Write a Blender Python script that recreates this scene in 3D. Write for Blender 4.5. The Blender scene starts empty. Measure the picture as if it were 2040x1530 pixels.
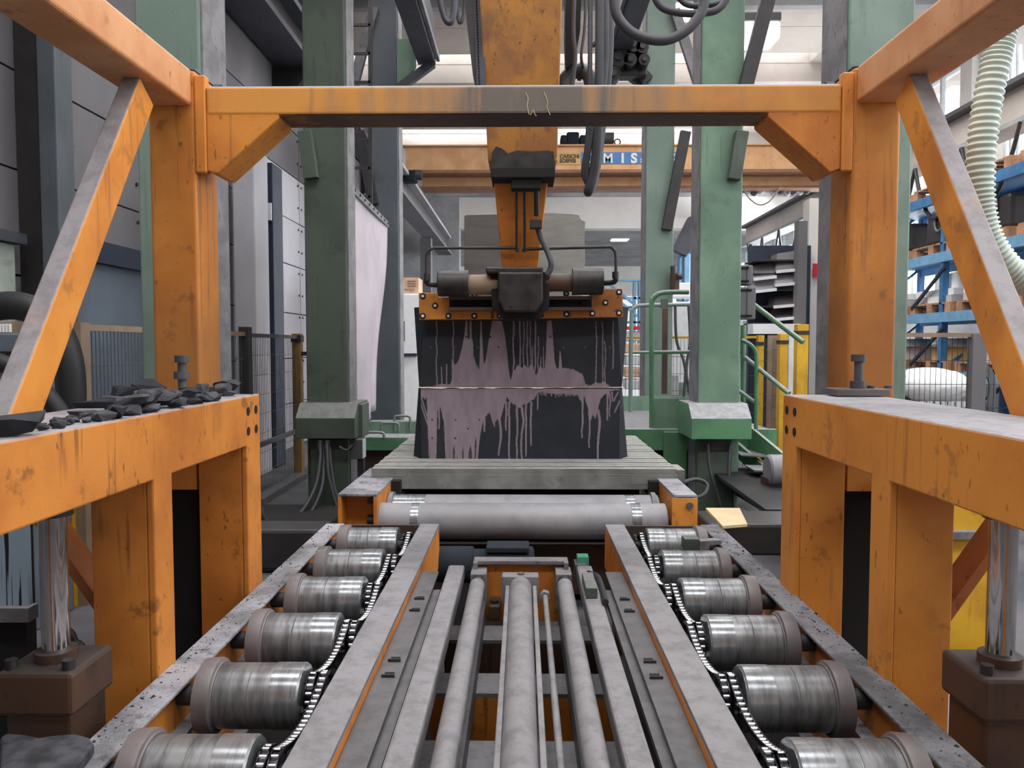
import bpy, bmesh, math, random
from mathutils import Vector, Matrix

random.seed(7)
scene = bpy.context.scene
C = scene.collection

# ------------------------------------------------------------------ camera, sky, lights, exposure
F = 1530.0
EYE = Vector((0.0, 0.0, 1.6))
YAW, PITCH = math.atan(20 / F), math.atan(77 / F)
fwd = Vector((-math.sin(YAW) * math.cos(PITCH), math.cos(YAW) * math.cos(PITCH), -math.sin(PITCH)))
right = Vector((math.cos(YAW), math.sin(YAW), 0))
up = right.cross(fwd)
cam_d = bpy.data.cameras.new('camera')
cam_d.sensor_fit = 'HORIZONTAL'
cam_d.sensor_width = 36.0
cam_d.lens = 36.0 * F / 2040.0
cam_d.clip_start = 0.05
cam = bpy.data.objects.new('camera', cam_d)
C.objects.link(cam)
rot = Matrix((right, up, -fwd)).transposed()
cam.matrix_world = Matrix.Translation(EYE) @ rot.to_4x4()
scene.camera = cam

w = bpy.data.worlds.new('overcast_sky')
scene.world = w
w.use_nodes = True
bg = w.node_tree.nodes['Background']
bg.inputs[0].default_value = (0.93, 0.97, 1.0, 1)
bg.inputs[1].default_value = 2.6


def area(name, loc, rotd, sx, sy, power, col=(1.0, 0.985, 0.97)):
    l = bpy.data.lights.new(name, 'AREA')
    l.shape = 'RECTANGLE'
    l.size, l.size_y = sx, sy
    l.energy = power
    l.color = col
    o = bpy.data.objects.new(name, l)
    o.location = loc
    o.rotation_euler = [math.radians(a) for a in rotd]
    C.objects.link(o)
    return o


# daylight entering through the roof-light strips and the glazed wall
ROOF_Z = 7.2
SKYLIGHTS = [(-5.0, -4.0), (-1.6, -0.4), (2.2, 3.4), (6.4, 7.6), (10.4, 11.4), (15.1, 15.6), (20.25, 20.6), (25.0, 26.0)]
SKY_X = (-3.4, 5.7)
for (a, b), p in zip(SKYLIGHTS, (0, 370, 390, 370, 300, 22, 120, 220)):
    if p:
        area('skylight_daylight', ((SKY_X[0] + SKY_X[1]) / 2, (a + b) / 2, ROOF_Z + 0.32), (0, 0, 0), SKY_X[1] - SKY_X[0], b - a, p)
area('window_daylight', (8.35, 6.0, 4.4), (0, 64, 0), 4.6, 14.0, 620, (0.95, 0.98, 1.0))
area('window_daylight', (8.35, 18.0, 3.4), (0, 62, 0), 3.0, 7.0, 3000, (0.95, 0.98, 1.0))
scene.view_settings.view_transform = 'Standard'
scene.view_settings.look = 'None'
scene.view_settings.gamma = 1.0
scene.view_settings.exposure = 0.0
scene.view_settings.use_curve_mapping = False


def P(px, py, Y):
    """world point at depth Y seen at photograph pixel (px, py)"""
    d = fwd + right * ((px - 1020) / F) - up * ((py - 765) / F)
    return EYE + d * (Y / d.y)


def X(px, Y, py=688):
    return P(px, py, Y).x


def Z(py, Y, px=1040):
    return P(px, py, Y).z


# ------------------------------------------------------------------ materials
def L(c):
    return tuple(((v / 255) / 12.92 if v / 255 <= 0.04045 else ((v / 255 + 0.055) / 1.055) ** 2.4) for v in c) + (1,)


class NT:
    def __init__(s, name):
        s.m = bpy.data.materials.new(name)
        s.m.use_nodes = True
        s.t = s.m.node_tree
        s.b = s.t.nodes['Principled BSDF']
        tc = s.t.nodes.new('ShaderNodeTexCoord')
        s.co = tc.outputs['Object']
        s.geo = s.t.nodes.new('ShaderNodeNewGeometry')

    def link(s, a, b):
        s.t.links.new(a, b)

    def noise(s, scale, detail=4, rough=0.55, stretch=None, world=False):
        n = s.t.nodes.new('ShaderNodeTexNoise')
        n.inputs['Scale'].default_value = scale
        n.inputs['Detail'].default_value = detail
        n.inputs['Roughness'].default_value = rough
        src = s.geo.outputs['Position'] if world else s.co
        if stretch:
            mp = s.t.nodes.new('ShaderNodeMapping')
            mp.inputs['Scale'].default_value = stretch
            s.link(src, mp.inputs[0])
            src = mp.outputs[0]
        s.link(src, n.inputs['Vector'])
        return n.outputs[0]

    def ramp(s, v, a, b, lo=0.0, hi=1.0):
        n = s.t.nodes.new('ShaderNodeMapRange')
        n.interpolation_type = 'SMOOTHSTEP'
        for i, val in zip((1, 2, 3, 4), (a, b, lo, hi)):
            n.inputs[i].default_value = val
        s.link(v, n.inputs[0])
        return n.outputs[0]

    def math(s, op, a, b=None):
        n = s.t.nodes.new('ShaderNodeMath')
        n.operation = op
        for i, v in enumerate((a, b)):
            if v is None:
                continue
            if isinstance(v, (int, float)):
                n.inputs[i].default_value = v
            else:
                s.link(v, n.inputs[i])
        return n.outputs[0]

    def mix(s, f, a, b):
        n = s.t.nodes.new('ShaderNodeMix')
        n.data_type = 'RGBA'
        for sock, v in ((n.inputs[0], f), (n.inputs[6], a), (n.inputs[7], b)):
            if isinstance(v, (tuple, float, int)):
                sock.default_value = v
            else:
                s.link(v, sock)
        return n.outputs[2]

    def sep(s, v):
        n = s.t.nodes.new('ShaderNodeSeparateXYZ')
        s.link(v, n.inputs[0])
        return n.outputs

    def bump(s, v, strength=0.2, dist=0.01):
        n = s.t.nodes.new('ShaderNodeBump')
        n.inputs['Strength'].default_value = strength
        n.inputs['Distance'].default_value = dist
        s.link(v, n.inputs['Height'])
        s.link(n.outputs[0], s.b.inputs['Normal'])

    def done(s, col, rough=0.6, metal=0.0, spec=None):
        if isinstance(col, tuple):
            s.b.inputs['Base Color'].default_value = col
        else:
            s.link(col, s.b.inputs['Base Color'])
        if isinstance(rough, (int, float)):
            s.b.inputs['Roughness'].default_value = rough
        else:
            s.link(rough, s.b.inputs['Roughness'])
        s.b.inputs['Metallic'].default_value = metal
        if spec is not None:
            s.b.inputs['Specular IOR Level'].default_value = spec
        return s.m


def paint(name, base, alt, grime, dust=None, streak=0.5, speck=0.5, rough=0.55, scale=2.5, stretch=(26, 26, 1.6), dust_hi=0.85, patch=0.6, low=None):
    n = NT(name)
    c = n.mix(n.ramp(n.noise(scale, 5, world=True), 0.40, 0.62), L(base), L(alt))
    pt = n.ramp(n.noise(scale * 0.8, 6, 0.6, stretch=(1.3, 1.3, 0.8), world=True), 0.53, 0.70, 0, patch)
    c = n.mix(pt, c, L(tuple((a_ * 1.0 + b_) / 2 for a_, b_ in zip(alt, grime))))
    st = n.ramp(n.noise(1.0, 4, stretch=stretch, world=True), 0.57, 0.66, 0, streak)
    gate = n.ramp(n.noise(1.9, 3, world=True), 0.42, 0.6)
    c = n.mix(n.math('MULTIPLY', st, gate), c, L(grime))
    bl = n.ramp(n.noise(scale * 2.3, 6, 0.65, world=True), 0.60, 0.67, 0, streak)
    c = n.mix(bl, c, L(grime))
    sp = n.ramp(n.noise(34, 3, stretch=(1, 1, 0.45), world=True), 0.66, 0.71, 0, speck)
    c = n.mix(sp, c, L(tuple(v * 0.5 for v in grime)))
    if low:
        zz = n.math('ADD', n.sep(n.geo.outputs['Position'])[2], n.math('MULTIPLY', n.noise(2.6, 5, 0.6, world=True), 0.9))
        c = n.mix(n.ramp(zz, low[1] + 0.45, low[0] + 0.45, 0, low[2]), c, L(tuple(a_ * 0.45 + b_ * 0.55 for a_, b_ in zip(alt, grime))))
    if dust:
        nz = n.sep(n.geo.outputs['True Normal'])[2]
        dz = n.math('MULTIPLY', n.ramp(nz, 0.25, 0.6), n.ramp(n.noise(4, 5, world=True), 0.15, 0.45, 0.75, 1.0))
        dd = n.mix(n.ramp(n.noise(14, 6, 0.7, world=True), 0.4, 0.65), L(dust), L(tuple(v * dust_hi for v in dust)))
        c = n.mix(dz, c, dd)
    n.bump(n.noise(120, 3), 0.12, 0.004)
    return n.done(c, rough)


def metal(name, base, alt, rough, scale=6, spots=0.3, metal_=0.95, stretch=None):
    n = NT(name)
    a = n.noise(scale, 6, 0.62, stretch=stretch, world=True)
    c = n.mix(n.ramp(a, 0.38, 0.66), L(base), L(alt))
    r = n.ramp(n.noise(scale * 2.2, 5, world=True), 0.35, 0.7, rough * 0.88, rough * 1.15)
    n.bump(n.noise(200, 2), 0.025, 0.001)
    return n.done(c, r, metal_)


def plain(name, col, rough=0.6, met=0.0, var=0.12, scale=8):
    n = NT(name)
    k = tuple(max(0, v * (1 - var)) for v in col)
    c = n.mix(n.ramp(n.noise(scale, 5, world=True), 0.35, 0.68), L(col), L(k))
    return n.done(c, rough, met)


def emit(name, col, strength):
    m = bpy.data.materials.new(name)
    m.use_nodes = True
    b = m.node_tree.nodes['Principled BSDF']
    b.inputs['Base Color'].default_value = L(col)
    b.inputs['Emission Color'].default_value = L(col)
    b.inputs['Emission Strength'].default_value = strength
    return m


def rail_dust(name, hi=(158, 157, 163), lo=(116, 115, 120)):
    n = NT(name)
    a = n.noise(3.0, 6, 0.7, world=True)
    c = n.mix(n.ramp(a, 0.42, 0.6), L(hi), L(lo))
    c = n.mix(n.ramp(n.noise(9, 6, 0.72, world=True), 0.55, 0.66, 0, 0.8), c, L((72, 72, 76)))
    c = n.mix(n.ramp(n.noise(150, 3, world=True), 0.56, 0.68, 0, 0.65), c, L((60, 60, 64)))
    n.bump(n.noise(160, 4, world=True), 0.5, 0.004)
    return n.done(c, 0.9)


def beam_paint(name):
    """orange paint that carries a wide band of grey slurry grime around the middle of the cross beam"""
    n = NT(name)
    c = n.mix(n.ramp(n.noise(2.5, 5, world=True), 0.38, 0.68), L((216, 150, 66)), L((186, 124, 62)))
    x = n.math('ABSOLUTE', n.math('ADD', n.sep(n.geo.outputs['Position'])[0], -0.02))
    wob = n.math('MULTIPLY', n.math('ADD', n.noise(1.0, 5, stretch=(13, 13, 1.6), world=True), -0.5), 1.3)
    d = n.math('ADD', x, wob)
    c = n.mix(n.ramp(d, 0.9, 0.35, 0, 0.75), c, L((150, 124, 100)))
    c = n.mix(n.ramp(d, 0.42, 0.16, 0, 0.9), c, L((104, 100, 96)))
    c = n.mix(n.ramp(n.noise(1.0, 4, stretch=(14, 14, 1.2), world=True), 0.62, 0.75, 0, 0.5), c, L((120, 92, 66)))
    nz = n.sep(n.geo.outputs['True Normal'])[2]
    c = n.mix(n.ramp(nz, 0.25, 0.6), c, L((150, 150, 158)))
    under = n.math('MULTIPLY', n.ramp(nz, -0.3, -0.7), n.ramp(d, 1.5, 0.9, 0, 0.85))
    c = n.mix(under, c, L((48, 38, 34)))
    n.bump(n.noise(120, 3), 0.12, 0.004)
    return n.done(c, 0.55)


def slate(name):
    n = NT(name)
    c = n.mix(n.ramp(n.noise(5, 6, world=True), 0.35, 0.7), L((25, 29, 37)), L((35, 39, 48)))
    at = n.t.nodes.new('ShaderNodeAttribute')
    at.attribute_name = 'slurry'
    f = at.outputs['Fac']
    pk = n.mix(n.ramp(n.noise(7, 5, stretch=(2, 1, 0.6), world=True), 0.35, 0.7), L((140, 125, 135)), L((124, 111, 121)))
    c = n.mix(f, c, pk)
    n.bump(n.noise(60, 5), 0.12, 0.004)
    return n.done(c, 0.75)


def concrete(name, a, b, scale=1.2, stretch=None):
    n = NT(name)
    c = n.mix(n.ramp(n.noise(scale, 7, 0.62, stretch=stretch, world=True), 0.36, 0.66), L(a), L(b))
    c = n.mix(n.ramp(n.noise(scale * 18, 4, world=True), 0.62, 0.75, 0, 0.25), c, L(tuple(v * 0.6 for v in b)))
    n.bump(n.noise(30, 4), 0.1, 0.01)
    return n.done(c, 0.85)


DUST = (150, 149, 155)
M = {}
M['orange'] = paint('orange_paint', (212, 134, 54), (186, 110, 42), (104, 64, 36), DUST, 0.6, 0.6, patch=0.8)
M['orange2'] = paint('orange_paint_clean', (220, 144, 58), (202, 124, 48), (128, 82, 44), DUST, 0.45, 0.5, patch=0.6)
M['orange_pale'] = paint('orange_paint_chalky', (212, 154, 108), (198, 134, 86), (112, 78, 58), DUST, 0.4, 0.5, patch=0.35)
M['orange_beam'] = beam_paint('orange_beam_paint')
M['brown'] = paint('grimy_brown_paint', (84, 58, 42), (62, 46, 38), (38, 31, 28), (74, 66, 62), 0.5, 0.4)
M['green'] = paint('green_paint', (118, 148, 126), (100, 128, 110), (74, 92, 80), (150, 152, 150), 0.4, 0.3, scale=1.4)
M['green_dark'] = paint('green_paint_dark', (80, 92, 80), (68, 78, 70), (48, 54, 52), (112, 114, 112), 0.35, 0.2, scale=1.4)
M['green_vivid'] = paint('green_paint_fresh', (92, 142, 104), (78, 122, 90), (60, 84, 70), (156, 156, 160), 0.3, 0.3)
M['green_grey'] = paint('green_grey_paint', (88, 94, 102), (76, 84, 90), (60, 66, 70), (150, 152, 150), 0.25, 0.2, scale=1.4)
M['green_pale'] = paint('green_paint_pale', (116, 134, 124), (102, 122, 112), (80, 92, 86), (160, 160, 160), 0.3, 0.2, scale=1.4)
M['rail'] = rail_dust('dusty_rail_top')
M['rail_dark'] = rail_dust('dark_dusty_rail_top', (124, 123, 128), (82, 82, 86))
M['orange_post'] = paint('smudged_orange_post_paint', (214, 140, 58), (196, 120, 46), (106, 72, 48), DUST, 0.5, 0.5, patch=0.5, low=(1.45, 2.15, 0.7))
M['orange_low'] = paint('orange_stay_paint', (176, 106, 50), (150, 86, 42), (70, 50, 40), None, 0.6, 0.4)
M['grey'] = paint('dusty_grey_steel', (124, 122, 126), (102, 100, 104), (68, 66, 70), (134, 132, 136), 0.5, 0.6, scale=5, stretch=(14, 3, 14))
M['grey_dark'] = paint('dark_grey_steel', (84, 83, 86), (70, 69, 72), (46, 45, 48), (96, 95, 98), 0.3, 0.4)
M['flange'] = paint('brown_grey_iron', (110, 102, 103), (90, 84, 86), (64, 60, 62), None, 0.3, 0.3, rough=0.42)
M['drum'] = metal('worn_roller_steel', (140, 142, 145), (100, 101, 104), 0.36, 7, stretch=(5, 1, 1), metal_=0.6)
M['bright'] = metal('polished_roller_steel', (150, 153, 157), (118, 121, 125), 0.24, 8, stretch=(8, 1, 1), metal_=0.6)
M['longroll'] = paint('dusty_roller_skin', (146, 145, 150), (128, 127, 132), (104, 102, 106), None, 0.25, 0.15, rough=0.5)
M['chrome'] = metal('chrome', (200, 196, 194), (170, 165, 165), 0.09, 5)
M['chain'] = metal('oiled_chain_steel', (60, 60, 64), (34, 34, 38), 0.3, 30)
M['pin'] = metal('bright_chain_pins', (214, 215, 220), (180, 182, 188), 0.22, 30)
M['iron'] = plain('dark_iron', (62, 60, 62), 0.5, 0.4)
M['black'] = plain('black_rubber', (34, 34, 38), 0.55)
M['rubber_grey'] = plain('dusty_rubber', (66, 66, 72), 0.6)
M['soot_shade'] = plain('soot_shade_black', (24, 22, 22), 0.9)  # flat black for sooty parts and for shade painted into gaps
M['darksteel'] = plain('dark_blue_grey_steel', (66, 68, 78), 0.5)
M['slate'] = slate('slate_with_slurry')
M['rock'] = plain('slate_fragment', (46, 48, 55), 0.85, 0, 0.45, 20)
M['rock_dust'] = plain('dusty_slate_fragment', (78, 79, 86), 0.9, 0, 0.45, 20)
M['table'] = paint('table_grey_steel', (140, 141, 137), (114, 116, 114), (80, 82, 82), (166, 165, 160), 0.45, 0.4, scale=4, stretch=(3, 30, 30))
M['gripblack'] = plain('greasy_black_casting', (50, 47, 46), 0.45, 0.2, 0.5, 12)
M['floor'] = concrete('dusty_floor', (92, 90, 94), (62, 61, 66), 0.9)
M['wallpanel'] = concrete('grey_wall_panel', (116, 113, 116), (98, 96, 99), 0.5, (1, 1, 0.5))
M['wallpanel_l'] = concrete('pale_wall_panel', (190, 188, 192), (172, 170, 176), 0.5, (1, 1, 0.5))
M['conc'] = concrete('concrete_beige', (206, 196, 188), (186, 176, 170), 0.6)
M['conc_white'] = concrete('whitewashed_concrete', (236, 232, 228), (220, 216, 212), 0.6)
M['conc_grey'] = concrete('grey_concrete', (168, 170, 172), (140, 142, 144), 1.0)
M['ply'] = paint('pale_green_board', (168, 176, 166), (150, 158, 150), (104, 110, 104), None, 0.5, 0.6, stretch=(2, 2, 12))
M['bluedoor'] = plain('blue_grey_door_skin', (98, 108, 120), 0.6, 0, 0.1, 3)
M['navy'] = plain('navy_paint', (36, 48, 66), 0.55)
M['sheet'] = plain('pinkish_plastic_sheet', (196, 184, 194), 0.7, 0, 0.08, 2)
M['cranepaint'] = paint('faded_crane_orange', (232, 184, 136), (220, 168, 118), (176, 130, 96), None, 0.2, 0.1)
M['cranedark'] = plain('crane_flange_brown', (150, 108, 84), 0.6)
M['signblue'] = plain('sign_blue', (84, 140, 204), 0.6, 0, 0.05)
M['signcream'] = plain('sign_cream', (222, 186, 124), 0.6, 0, 0.05)
M['white'] = plain('white_paint', (242, 242, 244), 0.6, 0, 0.03)
M['offwhite'] = plain('off_white_paint', (216, 218, 222), 0.6, 0, 0.06)
M['lettering'] = plain('brown_lettering', (104, 84, 60), 0.7, 0, 0.02)
M['blue'] = plain('rack_blue', (66, 122, 174), 0.55, 0, 0.15)
M['blue_pale'] = plain('pale_blue_steel', (120, 170, 208), 0.6, 0, 0.1)
M['wood'] = plain('pallet_wood', (196, 146, 112), 0.85, 0, 0.25, 6)
M['board'] = plain('plywood_board', (206, 184, 146), 0.75, 0, 0.1, 4)
M['card'] = plain('cardboard', (218, 182, 156), 0.85, 0, 0.06)
M['yellow'] = paint('yellow_paint', (226, 176, 40), (208, 158, 40), (150, 110, 44), None, 0.4, 0.4)
M['yellow_dirty'] = paint('dirty_yellow_paint', (150, 116, 56), (120, 94, 54), (70, 58, 48), None, 0.5, 0.4)
M['wire'] = plain('galvanised_wire', (92, 94, 100), 0.5, 0.3)
M['wire_dark'] = plain('dark_wire', (62, 62, 68), 0.5, 0.3)
M['beige'] = plain('beige_metal', (150, 126, 104), 0.6)
M['hosegreen'] = plain('pale_green_hose', (196, 210, 200), 0.45, 0, 0.06)
M['red'] = plain('red_sign', (206, 36, 60), 0.5, 0, 0.03)
M['teal'] = plain('teal_plastic', (70, 150, 124), 0.45, 0, 0.1)
M['motorblue'] = plain('motor_blue', (22, 33, 44), 0.9)
M['lamp'] = emit('lamp_glow', (255, 246, 232), 5.0)
M['lampfar'] = emit('far_lamp_glow', (240, 246, 250), 5.0)
M['slabgrey'] = concrete('grey_stone_slab', (150, 149, 144), (128, 126, 122), 1.4, (1, 1, 6))
M['slab_dark'] = concrete('dark_stone_slab', (108, 102, 100), (92, 87, 86), 1.4, (1, 1, 6))
M['orange_grime'] = paint('greasy_orange_paint', (196, 124, 44), (150, 92, 40), (52, 42, 36), None, 0.9, 0.6, patch=0.9)
M['orange_arm'] = paint('smeared_orange_paint', (216, 152, 78), (190, 132, 80), (118, 92, 74), DUST, 0.5, 0.6, patch=0.9, scale=4)
M['chalk'] = plain('yellow_chalk', (214, 196, 150), 0.9)
M['bin'] = plain('dark_teal_bin', (62, 80, 90), 0.6)
M['bag'] = plain('white_bulk_bag', (246, 246, 248), 0.8, 0, 0.03)
M['glass'] = NT('window_glass').m
_b = M['glass'].node_tree.nodes['Principled BSDF']
_b.inputs['Transmission Weight'].default_value = 1.0
_b.inputs['Roughness'].default_value = 0.0
_b.inputs['IOR'].default_value = 1.02
_b.inputs['Base Color'].default_value = (0.97, 0.99, 1, 1)


def drip_panel():
    n = NT('pale_blue_panel_with_black_drips')
    c = n.mix(n.ramp(n.noise(1.0, 3, stretch=(30, 30, 0.7), world=True), 0.50, 0.53), L((150, 170, 186)), L((22, 24, 30)))
    return n.done(c, 0.5)


M['drip'] = drip_panel()


# ------------------------------------------------------------------ mesh builder
class MB:
    def __init__(s):
        s.v, s.f, s.sm = [], [], []

    def add(s, vs, fs, smooth=False):
        k = len(s.v)
        s.v += [Vector(a) for a in vs]
        for f in fs:
            s.f.append([i + k for i in f])
            s.sm.append(smooth)
        return s

    def box(s, x0, x1, y0, y1, z0, z1):
        x0, x1 = min(x0, x1), max(x0, x1)
        y0, y1 = min(y0, y1), max(y0, y1)
        z0, z1 = min(z0, z1), max(z0, z1)
        vs = [(x, y, z) for z in (z0, z1) for y in (y0, y1) for x in (x0, x1)]
        return s.add(vs, [(0, 2, 3, 1), (4, 5, 7, 6), (0, 1, 5, 4), (2, 6, 7, 3), (0, 4, 6, 2), (1, 3, 7, 5)])

    def pbox(s, px0, py0, px1, py1, Y, depth):
        my = (py0 + py1) / 2
        mx = (px0 + px1) / 2
        return s.box(X(px0, Y, my), X(px1, Y, my), Y, Y + depth, Z(py1, Y, mx), Z(py0, Y, mx))

    def bar(s, a, b, wx, wz, upv=(0, 0, 1), wx1=None, wz1=None):
        """rectangular bar from a to b"""
        a, b = Vector(a), Vector(b)
        t = (b - a).normalized()
        u = Vector(upv)
        r = t.cross(u)
        if r.length < 1e-4:
            r = t.cross(Vector((0, 1, 0)))
        r.normalize()
        q = r.cross(t)
        vs = []
        for p, ww, wh in ((a, wx, wz), (b, wx1 or wx, wz1 or wz)):
            for i, j in ((-1, -1), (1, -1), (1, 1), (-1, 1)):
                vs.append(p + r * (ww / 2 * i) + q * (wh / 2 * j))
        return s.add(vs, [(0, 3, 2, 1), (4, 5, 6, 7), (0, 1, 5, 4), (1, 2, 6, 5), (2, 3, 7, 6), (3, 0, 4, 7)])

    def cyl(s, a, b, r, n=16, r2=None, caps=True):
        a, b = Vector(a), Vector(b)
        t = (b - a).normalized()
        u = t.orthogonal().normalized()
        v = t.cross(u)
        r2 = r if r2 is None else r2
        A = [a + (u * math.cos(2 * math.pi * i / n) + v * math.sin(2 * math.pi * i / n)) * r for i in range(n)]
        B = [b + (u * math.cos(2 * math.pi * i / n) + v * math.sin(2 * math.pi * i / n)) * r2 for i in range(n)]
        s.add(A + B, [(i, (i + 1) % n, n + (i + 1) % n, n + i) for i in range(n)], True)
        if caps:
            s.add(A, [tuple(reversed(range(n)))])
            s.add(B, [tuple(range(n))])
        return s

    def lathe_x(s, prof, y, z, n=32):
        """profile [(x, r)] turned about an X axis through (y, z)"""
        def ring(x, r):
            return [(x, y + r * math.cos(2 * math.pi * i / n), z + r * math.sin(2 * math.pi * i / n)) for i in range(n)]
        runs, cur = [], [prof[0]]
        for k in range(1, len(prof)):
            cur.append(prof[k])
            if k + 1 < len(prof):
                a, b, c = prof[k - 1], prof[k], prof[k + 1]
                d1 = math.atan2(b[1] - a[1], abs(b[0] - a[0]))
                d2 = math.atan2(c[1] - b[1], abs(c[0] - b[0]))
                if abs(d1 - d2) > 0.45:      # crisp edge: start a new run
                    runs.append(cur)
                    cur = [prof[k]]
        runs.append(cur)
        for q in runs:
            vs = [v for (x, r) in q for v in ring(x, r)]
            s.add(vs, [(j * n + i, j * n + (i + 1) % n, (j + 1) * n + (i + 1) % n, (j + 1) * n + i) for j in range(len(q) - 1) for i in range(n)], True)
        s.add(ring(*prof[0]), [tuple(reversed(range(n)))])
        s.add(ring(*prof[-1]), [tuple(range(n))])
        return s

    def tube(s, pts, r, n=10, sub=6, closed=False):
        pts = [Vector(p) for p in pts]
        if sub > 1 and len(pts) > 2:
            q = []
            for i in range(len(pts) - 1):
                p0, p1, p2, p3 = pts[max(i - 1, 0)], pts[i], pts[i + 1], pts[min(i + 2, len(pts) - 1)]
                for k in range(sub):
                    t = k / sub
                    q.append(0.5 * ((2 * p1) + (p2 - p0) * t + (2 * p0 - 5 * p1 + 4 * p2 - p3) * t * t + (3 * p1 - p0 - 3 * p2 + p3) * t ** 3))
            q.append(pts[-1])
            pts = q
        rr = r if callable(r) else (lambda i, m: r)
        m = len(pts)
        vs = []
        prev = None
        for i, p in enumerate(pts):
            t = (pts[min(i + 1, m - 1)] - pts[max(i - 1, 0)]).normalized()
            u = t.orthogonal().normalized() if prev is None else (prev - t * prev.dot(t)).normalized()
            prev = u
            v = t.cross(u)
            for k in range(n):
                a = 2 * math.pi * k / n
                vs.append(p + (u * math.cos(a) + v * math.sin(a)) * rr(i, m))
        s.add(vs, [(j * n + i, j * n + (i + 1) % n, (j + 1) * n + (i + 1) % n, (j + 1) * n + i) for j in range(m - 1) for i in range(n)], True)
        s.add(vs[:n], [tuple(reversed(range(n)))])
        s.add(vs[-n:], [tuple(range(n))])
        return s

    def prism(s, poly, a, b, axis='y'):
        """polygon (pairs) extruded along an axis from a to b"""
        n = len(poly)

        def mk(p, t):
            return {'y': (p[0], t, p[1]), 'x': (t, p[0], p[1]), 'z': (p[0], p[1], t)}[axis]
        vs = [mk(p, a) for p in poly] + [mk(p, b) for p in poly]
        return s.add(vs, [tuple(range(n)), tuple(range(2 * n - 1, n - 1, -1))] + [(i, n + i, n + (i + 1) % n, (i + 1) % n) for i in range(n)])

    def mesh(s, name, m, off=Vector((0, 0, 0))):
        me = bpy.data.meshes.new(name)
        me.from_pydata([tuple(a - off) for a in s.v], [], s.f)
        me.polygons.foreach_set('use_smooth', s.sm)
        bm = bmesh.new()
        bm.from_mesh(me)
        bmesh.ops.recalc_face_normals(bm, faces=bm.faces)
        bm.to_mesh(me)
        bm.free()
        if m is not None:
            me.materials.append(M[m] if isinstance(m, str) else m)
        return me

    def obj(s, name, m, parent=None, bevel=0.0, seg=2):
        off = Vector((0, 0, 0))
        q = parent
        while q is not None:
            off += q.location
            q = q.parent
        o = bpy.data.objects.new(name, s.mesh(name, m, off))
        C.objects.link(o)
        o.parent = parent
        if bevel:
            b = o.modifiers.new('edge', 'BEVEL')
            b.width = bevel
            b.segments = seg
            b.limit_method = 'ANGLE'
            b.angle_limit = math.radians(40)
        return o


def thing(name, label, cat, loc=(0, 0, 0), group=None):
    o = bpy.data.objects.new(name, None)
    o.empty_display_size = 0.1
    o.location = loc
    o['label'], o['category'] = label, cat
    if group:
        o['group'] = group
    C.objects.link(o)
    return o


def tag(o, label, cat, group=None, kind=None):
    o['label'], o['category'] = label, cat
    if group:
        o['group'] = group
    if kind:
        o['kind'] = kind
    return o


def struct(o):
    o['kind'] = 'structure'
    return o


def single(mb, name, m, label, cat, loc=None, group=None, bevel=0.0):
    """a thing that is one mesh; origin set at loc"""
    if loc is None:
        xs = [v.x for v in mb.v]
        ys = [v.y for v in mb.v]
        zs = [v.z for v in mb.v]
        loc = ((min(xs) + max(xs)) / 2, (min(ys) + max(ys)) / 2, min(zs))
    loc = Vector(loc)
    o = bpy.data.objects.new(name, mb.mesh(name, m, loc))
    o.location = loc
    C.objects.link(o)
    if bevel:
        b = o.modifiers.new('edge', 'BEVEL')
        b.width, b.segments, b.limit_method = bevel, 2, 'ANGLE'
        b.angle_limit = math.radians(40)
    return tag(o, label, cat, group)


SIDE = {-1: 'dark wall side', 1: 'bright window side'}

# ------------------------------------------------------------------ the hall: floor, walls, roof
fl = struct(MB().box(-9, 12, -7, 34, -0.2, 0.0).obj('floor', 'floor'))

# left wall of horizontal panels
wl = bpy.data.objects.new('wall_left', None)
struct(wl)
C.objects.link(wl)
WX = -3.6
MB().box(WX - 0.3, WX - 0.05, -7, 26, 0, ROOF_Z + 0.4).obj('wall_core', 'soot_shade', wl)
ys = [-7, -3.2, 2.1, 7.3, 12.5, 17.7, 22.9, 26]
zs = [0.0, 0.7, 1.4, 2.1, 2.85, 3.55, 4.25, 4.95, 5.65, 6.35, 7.05, 7.55]
for i in range(len(ys) - 1):
    for j in range(len(zs) - 1):
        m = 'wallpanel_l' if ys[i] >= 7 and j < 6 else 'wallpanel'  # darker grey on the upper far rows paints in the runway beam's shade
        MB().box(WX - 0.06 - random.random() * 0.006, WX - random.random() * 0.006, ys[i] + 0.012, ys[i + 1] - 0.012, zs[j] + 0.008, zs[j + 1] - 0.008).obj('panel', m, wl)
mb = MB()
for y in ys[1:-1]:
    for zz in [0.3 + 0.35 * k for k in range(20)]:
        for d in (-0.09, 0.09):
            mb.cyl((WX - 0.002, y + d, zz), (WX + 0.012, y + d, zz), 0.018, 6)
o = mb.obj('panel_bolts', 'iron', wl)
o['kind'] = 'stuff'

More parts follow.
